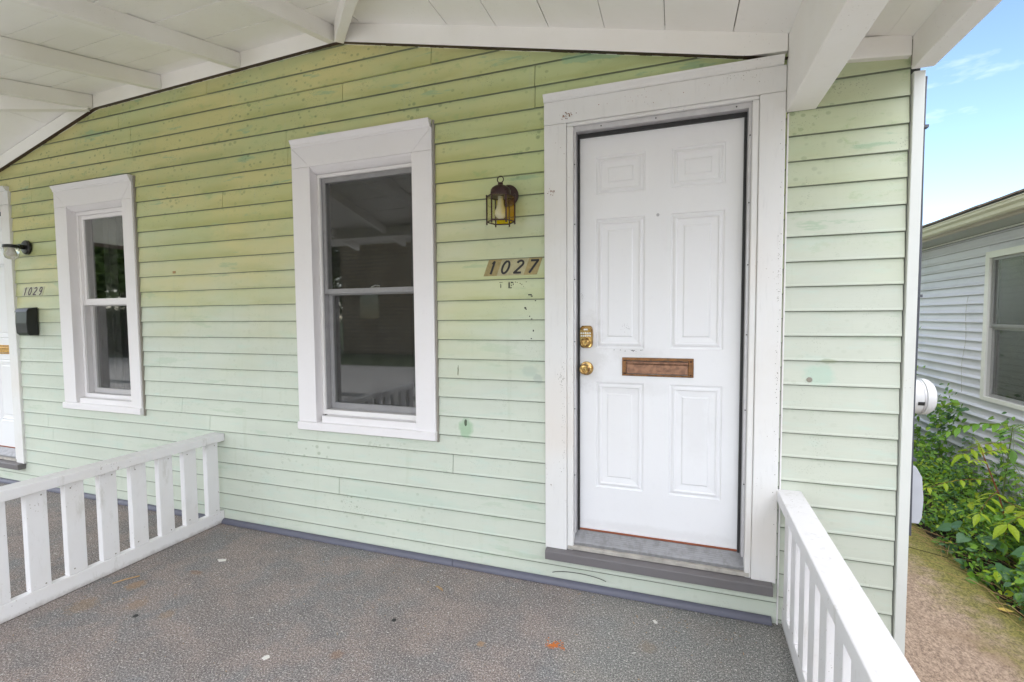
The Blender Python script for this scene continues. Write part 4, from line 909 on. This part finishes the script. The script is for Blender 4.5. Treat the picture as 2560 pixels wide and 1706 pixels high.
for i in range(260):
    x = q.uniform(1.98, 2.7); y = q.uniform(1.0, 5.5); a = q.gauss(1.9, .5); l = q.uniform(.12, .45); z = GZ + q.uniform(.005, .10)
    p0 = Vector((x, y, z)); p1 = p0 + Vector((math.cos(a) * l, math.sin(a) * l, q.uniform(-.02, .03)))
    m.tube([p0, (p0 + p1) / 2 + Vector((0, 0, q.uniform(0, .03))), p1], q.uniform(.0008, .002), 4)
o = m.build('dry_stalks', 'tan', kind='stuff'); prop(o, 'dry pale stalks lying among the weeds along the path edge', 'dry stalks')

def compound(m, base, dirv, L_, n, ll, mi, q, stemmi, ww=.42, droop=.3):
    d = Vector(dirv).normalized(); side = d.cross(Vector((0, 0, 1))).normalized(); pts = []
    for i in range(9):
        t_ = i / 8; pts.append(Vector(base) + d * L_ * t_ - Vector((0, 0, 1)) * droop * L_ * t_ * t_)
    m.tube(pts, .0026, 5, stemmi, r1=.001)
    for i in range(n):
        t_ = .22 + .75 * i / (n - 1); p = pts[0].lerp(pts[-1], 0); f = t_ * 8; k = min(int(f), 7); p = pts[k].lerp(pts[k + 1], f - k); tg = (pts[k + 1] - pts[k]).normalized()
        sz = ll * (1 - .35 * abs(t_ - .5)) * q.uniform(.85, 1.1)
        for s_ in (1, -1): leaf(m, p, side * s_ + tg * .45 + Vector((0, 0, q.uniform(-.35, .0))), Vector((0, 0, 1)) + side * s_ * .2, sz, sz * ww, mi=mi, droop=.3)
    leaf(m, pts[-1], (pts[-1] - pts[-2]), Vector((0, 0, 1)), ll, ll * ww, mi=mi, droop=.3)
def shrub(name, base, stem_pts, fronds, label, cat, mats, stem='redstem', group=None, sr=.007):
    e = empty(name, base, label, cat, group); b = Vector(base)
    m = MB(); m.tube([b + Vector(p) for p in stem_pts], sr, 7, r1=sr * .55); m.build('stem', stem, e, smooth='auto')
    q = random.Random(hash(name + str(round(base[0] * 100))) % 999 if False else int(abs(base[0] * 1000 + base[1] * 77)))
    for fr in fronds:
        off, dv, L_, n, ll, mat = fr[:6]; m = MB(); compound(m, b + Vector(off), dv, L_, n, ll, 0, q, 1, *(fr[6:] if len(fr) > 6 else ())); m.build('frond', [mat, 'redstem' if mat == 'leafbright' else 'greenstem'], e)
    return e
shrub('sumac_seedling', (2.46, 2.30, GZ), [(0, 0, 0), (.02, .0, .25), (-.03, .02, .5), (-.12, .06, .80)],
      [((-.12, .06, .80), (-.2, .1, .9), .14, 5, .06, 'leafbright'), ((-.12, .06, .80), (.6, -.1, .5), .16, 5, .06, 'leafbright'), ((-.10, .05, .74), (-.9, -.5, .5), .14, 4, .055, 'leafbright'),
       ((-.06, .04, .60), (-1, -.15, .10), .46, 4, .085, 'leafbright'), ((-.03, .02, .52), (-.7, -.75, .05), .36, 4, .10, 'leafbright', .45, .35), ((.0, .0, .45), (.2, -1, .15), .38, 4, .13, 'leafbright', .45, .5),
       ((.0, 0, .42), (.9, -.5, .2), .36, 5, .11, 'leaf'), ((.01, 0, .35), (.7, .5, .3), .34, 5, .10, 'leaf'), ((.0, 0, .3), (-.4, -.8, .1), .34, 5, .10, 'leaf')],
      'bright yellow green seedling with red stem rising beside the path', 'shrub', None)
shrub('broadleaf_seedling', (2.62, 1.72, GZ), [(0, 0, 0), (.0, .02, .2), (-.02, .0, .42)],
      [((-.02, .0, .42), (-.9, -.2, .15), .30, 4, .14, 'leaf', .5, .4), ((-.02, 0, .42), (-.3, -.9, .1), .30, 4, .14, 'leaf', .5, .5), ((-.01, 0, .38), (.6, -.7, .2), .30, 4, .13, 'leaf', .5, .5), ((0, 0, .40), (.3, .9, .3), .3, 4, .13, 'leaf', .5, .4), ((0, 0, .3), (-.8, .5, .2), .3, 4, .12, 'leafdark', .5, .4)],
      'broad leaved green seedling in front of the red stemmed one', 'shrub', None, 'greenstem')
shrub('broadleaf_seedling', (2.70, 2.80, GZ), [(0, 0, 0), (.02, .02, .4), (.05, .0, .95)],
      [((.05, 0, .95), (-.9, .3, .25), .42, 6, .12, 'leaf', .42, .5), ((.05, 0, .95), (-.4, -.8, .2), .42, 6, .12, 'leaf', .42, .5), ((.05, 0, .92), (.5, .5, .3), .35, 5, .11, 'leaf', .42, .4), ((.04, 0, .8), (-.7, -.2, .2), .4, 6, .12, 'leafbright', .42, .5), ((.03, .0, .65), (-.2, -1, .2), .38, 6, .11, 'leaf', .42, .5), ((.04, .0, .7), (-.3, .9, .2), .38, 6, .11, 'leaf', .42, .5)],
      'taller leafy sapling with drooping fronds in front of the neighbouring window', 'shrub', None, 'greenstem')
shrub('broadleaf_seedling', (2.50, 1.98, GZ), [(0, 0, 0), (.0, .02, .25), (.02, .0, .5)],
      [((.02, .0, .5), (-.9, -.4, .15), .30, 4, .13, 'leafbright', .5, .4), ((.02, 0, .5), (-.1, -.9, .1), .32, 4, .13, 'leafbright', .5, .5), ((.02, 0, .46), (.7, -.5, .2), .30, 4, .12, 'leaf', .5, .5), ((.01, 0, .40), (-.7, .5, .3), .3, 4, .12, 'leaf', .5, .4)],
      'broad leaved seedling with yellow green upper leaves beside the heart leaved plants', 'shrub', None, 'greenstem')
shrub('fern_frond_plant', (2.42, 1.36, GZ), [(0, 0, 0), (.03, .02, .2), (.05, .05, .34)],
      [((.05, .05, .34), (-.7, -.3, -.1), .24, 5, .09, 'leafbright', .3, .5), ((.05, .05, .30), (-.3, .8, .1), .26, 6, .08, 'leaf', .3, .4), ((.05, .05, .34), (.5, -.6, .3), .26, 5, .09, 'leaf', .3, .4)],
      'low striped leafed plant nearest the camera at the path edge', 'plant', None, 'greenstem')
def heartplant(x, y, hh, n, label, seed):
    e = empty('heart_leaf_plant', (x, y, GZ), label, 'plant', 'heart leaved plants beside the path'); q = random.Random(seed)
    for i in range(n):
        a = q.uniform(2.2, 5.4); r = q.uniform(.05, .2); h = hh * q.uniform(.5, 1); tip = Vector((x + r * math.cos(a), y + r * math.sin(a), GZ + h))
        m = MB(); m.tube([(x, y, GZ), (x + r * .4 * math.cos(a), y + r * .4 * math.sin(a), GZ + h * .7), tip], .0018, 5, 1)
        L_ = q.uniform(.085, .12); leaf(m, tip, (math.cos(a), math.sin(a), -.35), (q.uniform(-.3, .3), -.5, 1), L_, L_ * .95, .12, .2, 0, True); m.build('leaf', ['leafdark', 'greenstem'], e)
heartplant(2.24, 2.12, .26, 5, 'dark heart leaved plant at the path edge, farthest of the four', 1)
heartplant(2.22, 1.78, .24, 4, 'dark heart leaved plant, second of the four from the far end of the path', 2)
heartplant(2.42, 1.62, .34, 5, 'taller dark heart leaved plant set back from the path, below the broad leaved seedling', 3)
heartplant(2.36, 1.50, .2, 3, 'smallest dark heart leaved plant beside the striped leafed plant', 4)
def vine(name, pts, n, spread, label, seed, Ls, mats, nx=(-1, -.3, .2)):
    e = empty(name, pts[0], label, 'vine'); q = random.Random(seed); P_ = [Vector(p) for p in pts]
    m = MB(); m.tube(P_, .004, 6, r1=.0015); m.build('stem', 'greenstem', e, smooth='auto'); m = MB()
    for i in range(n):
        f = q.random() * (len(P_) - 1); k = min(int(f), len(P_) - 2); p = P_[k].lerp(P_[k + 1], f - k) + Vector((q.gauss(0, spread * .5), q.gauss(0, spread), q.gauss(0, spread)))
        p.x = min(p.x, NX - .03); L_ = q.uniform(*Ls)
        leaf(m, p, (q.uniform(-1, .2), q.uniform(-1, 1), q.uniform(-.8, .5)), Vector(nx) + Vector((q.uniform(-.4, .4), q.uniform(-.5, .5), q.uniform(0, 1))), L_, L_ * .6, mi=q.choice((0, 0, 1)))
    m.build('foliage', mats, e, kind='stuff')
vine('wall_vine', [(2.75, 4.9, GZ), (2.85, 5.0, .2), (2.75, 4.95, .8), (2.70, 4.95, 1.28)], 420, .13, 'climbing vine on the blue grey wall behind the electric meter', 21, (.05, .09), ['leaf', 'leafdark'])
vine('climbing_weed', [(2.86, 4.2, GZ), (2.88, 4.25, -.1), (2.86, 4.2, .22), (2.9, 4.1, .45)], 330, .11, 'dense climbing weed against the wall between the meter and the window', 22, (.05, .085), ['leaf', 'leafdark'])
vine('thin_creeper', [(3.04, 3.45, GZ), (3.05, 3.45, -.1), (3.03, 3.5, .2), (3.04, 3.42, .42)], 70, .06, 'thin creeper hanging below the neighbouring window', 23, (.04, .07), ['leaf', 'leafdark'])
m = MB(); leaf(m, (1.99, 1.43, GZ + .012), (1, -.12, .02), (0, 0, 1), .085, .05, .12, 0); o = m.build('fallen_leaf', 'leafyellow'); prop(o, 'yellow fallen leaf lying on the brown path near the weeds', 'leaf')
MB().tube([(1.15, 2.30, GZ + .0015), (1.5, 2.33, GZ + .0015), (1.85, 2.26, GZ + .0015), (2.05, 2.15, GZ + .0015)], .003, 4).build('path_crack', 'soil', kind='structure')

# ------------------------------------------------------------------ bits on the porch floor
def bit(name, pts, h, mat, label, cat):
    m = MB(); n = len(pts); m.add([(x, y, .001) for x, y in pts] + [(x, y, .001 + h) for x, y in pts], [tuple(range(n))[::-1], tuple(range(n, 2 * n))] + [(i, (i + 1) % n, n + (i + 1) % n, n + i) for i in range(n)])
    o = m.build(name, mat); return prop(o, label, cat)
m = MB(); m.tube([(-2.865, -.783, .006), (-2.84, -.735, .008), (-2.807, -.683, .005)], .0035, 6); o = m.build('stick', 'tan'); prop(o, 'thin tan stick lying on the carpet near the left railing', 'stick')
bit('paint_flake', [(-2.56, -.41), (-2.53, -.425), (-2.50, -.405), (-2.515, -.39), (-2.54, -.398)], .003, 'paper', 'pale torn flake on the carpet beyond the tan stick', 'paint flake')
bit('paint_flake', [(-1.635, -.95), (-1.615, -.955), (-1.605, -.935), (-1.62, -.925), (-1.633, -.935)], .002, 'paper', 'square white flake on the carpet at bottom centre', 'paint flake')
bit('paint_flake', [(-.09, -.17), (-.078, -.19), (-.066, -.183), (-.078, -.163)], .002, 'paper', 'white flake on the carpet below the door sill', 'paint flake')
bit('dry_leaf', [(-1.196, -.242), (-1.17, -.256), (-1.133, -.274), (-1.150, -.252), (-1.18, -.238)], .002, 'tan', 'curled sliver of dry leaf on the carpet left of the door', 'leaf')
m = MB(); m.lathe([(.011, 0), (.010, .004), (0, .006)], (-1.246, -.556, .0), (0, 0, 1), 8); o = m.build('pebble', 'black'); prop(o, 'small black lump on the carpet below the nearer window', 'pebble')
m = MB(); m.lathe([(.013, 0), (.011, .004), (0, .007)], (-2.452, -.928, .0), (0, 0, 1), 7); o = m.build('pebble', 'black'); prop(o, 'small black lump on the carpet near the left railing', 'pebble')
q = random.Random(31); m = MB()
for i in range(2600):     # fluff, paint crumbs and grit
    x = q.uniform(-5, .42); y = -q.random() ** .8 * 1.5
    if x > -3.1 and q.random() < .25: y = -q.random() * .2 - .03
    a = q.uniform(0, 6.283); l = q.uniform(.001, .0045) * (2.2 if q.random() < .08 else 1); w = q.uniform(.0006, .0016); c, s_ = math.cos(a), math.sin(a)
    z = .0012 + q.random() * .002
    m.add([(x - c * l - s_ * w, y - s_ * l + c * w, z), (x + c * l - s_ * w, y + s_ * l + c * w, z), (x + c * l + s_ * w, y + s_ * l - c * w, z + .001), (x - c * l + s_ * w, y - s_ * l - c * w, z + .001)], [(0, 1, 2, 3)], q.choices((0, 1), (5, 2))[0])
o = m.build('carpet_litter', ['paper', 'tan'], kind='stuff'); prop(o, 'pale crumbs and fluff scattered over the porch carpet', 'litter')
m = MB()
for i in range(90):
    r = abs(q.gauss(0, .02)); a = q.uniform(0, 6.28); s_ = q.uniform(.0015, .004); x, y = -.488 + r * 1.5 * math.cos(a), -.48 + r * math.sin(a)
    m.lathe([(s_, 0), (s_ * .7, s_ * .8), (0, s_)], (x, y, .001), (0, 0, 1), 5)
o = m.build('orange_crumbs', 'orange', kind='stuff'); prop(o, 'patch of orange crumbs on the carpet in front of the door', 'crumbs')

# ------------------------------------------------------------------ across the street (seen in the window reflections)
B = empty('brick_house', (-13, -19, GZ), 'tan brick house across the street, reflected in the nearer window', 'house')
MB().box(-17.5, -8.4, -24, -19, GZ, 5.6).build('wall', 'brick', B)
MB().add([(-18, -18.5, 5.6), (-7.9, -18.5, 5.6), (-7.9, -21.5, 7.2), (-18, -21.5, 7.2), (-7.9, -24.5, 5.6), (-18, -24.5, 5.6)], [(0, 1, 2, 3), (3, 2, 4, 5)]).build('roof', 'shingle', B)
for x in (-16.3, -12.6, -10.2): MB().box(x, x + 1.2, -18.99, -18.95, 1.4, 2.9).build('window', 'pane', B)
B2 = empty('white_house', (3, -20, GZ), 'pale house across the street behind the camera', 'house')
MB().box(-4, 7, -25, -20, GZ, 4.6).build('wall', 'corner', B2); MB().add([(-4.4, -19.5, 4.6), (7.4, -19.5, 4.6), (7.4, -22.5, 6.4), (-4.4, -22.5, 6.4), (7.4, -25.5, 4.6), (-4.4, -25.5, 4.6)], [(0, 1, 2, 3), (3, 2, 4, 5)]).build('roof', 'shingle', B2)
for x in (-2.5, .5, 4): MB().box(x, x + 1.1, -19.99, -19.95, 1.0, 2.6).build('window', 'pane', B2)
q = random.Random(77); m = MB()
for i in range(7000):
    x = q.uniform(-48, -19); h = q.uniform(0, 3.1 + .3 * math.sin(x)); L_ = q.uniform(.2, .4); leaf(m, (x, -15.6 + q.uniform(-.5, .5), GZ + h), rv(q, -.3), rv(q), L_, L_ * .6)
m.box(-48, -19, -16.1, -15.8, GZ, 2.0, 1)
o = m.build('hedge', ['treeleaf', 'bark']); prop(o, 'long tall hedge across the street below the street trees', 'hedge')
def tree(x, y, h, r, seed, label):
    e = empty('tree', (x, y, GZ), label, 'tree', 'trees across the street'); q = random.Random(seed)
    m = MB(); m.tube([(x, y, GZ), (x + .1, y, h * .3), (x, y + .1, h * .65)], .22, 8, r1=.08)
    for i in range(6):
        a = q.uniform(0, 6.28); m.tube([(x, y, h * .3 + i * .2), (x + math.cos(a) * r * .6, y + math.sin(a) * r * .6, h * .6 + i * .2)], .07, 6, r1=.02)
    m.build('trunk', 'bark', e); m = MB(); cl = [(x + q.gauss(0, r * .45), y + q.gauss(0, r * .45), h * .65 + q.gauss(0, r * .38), q.uniform(.35, .6) * r) for _ in range(14)]
    for i in range(4500):
        c = q.choice(cl); v = Vector((q.gauss(0, 1), q.gauss(0, 1), q.gauss(0, 1))).normalized() * c[3] * q.uniform(.5, 1); p = Vector(c[:3]) + v
        L_ = q.uniform(.3, .55); leaf(m, p, rv(q, -.4), rv(q), L_, L_ * .6)
    m.build('crown', 'treeleaf', e)
for i, (x, y, h, r, lb) in enumerate([(-27, -14, 8, 3.4, 'leafy street tree reflected in the farther window, nearest of the street trees'), (-33.5, -16.5, 10.5, 4.2, 'taller leafy tree farthest down the street'), (-21.5, -21, 9, 3.2, 'leafy tree beside the tan brick house'), (11.5, -18, 8, 3.2, 'leafy tree beside the pale house')]): tree(x, y, h, r, 40 + i, lb)
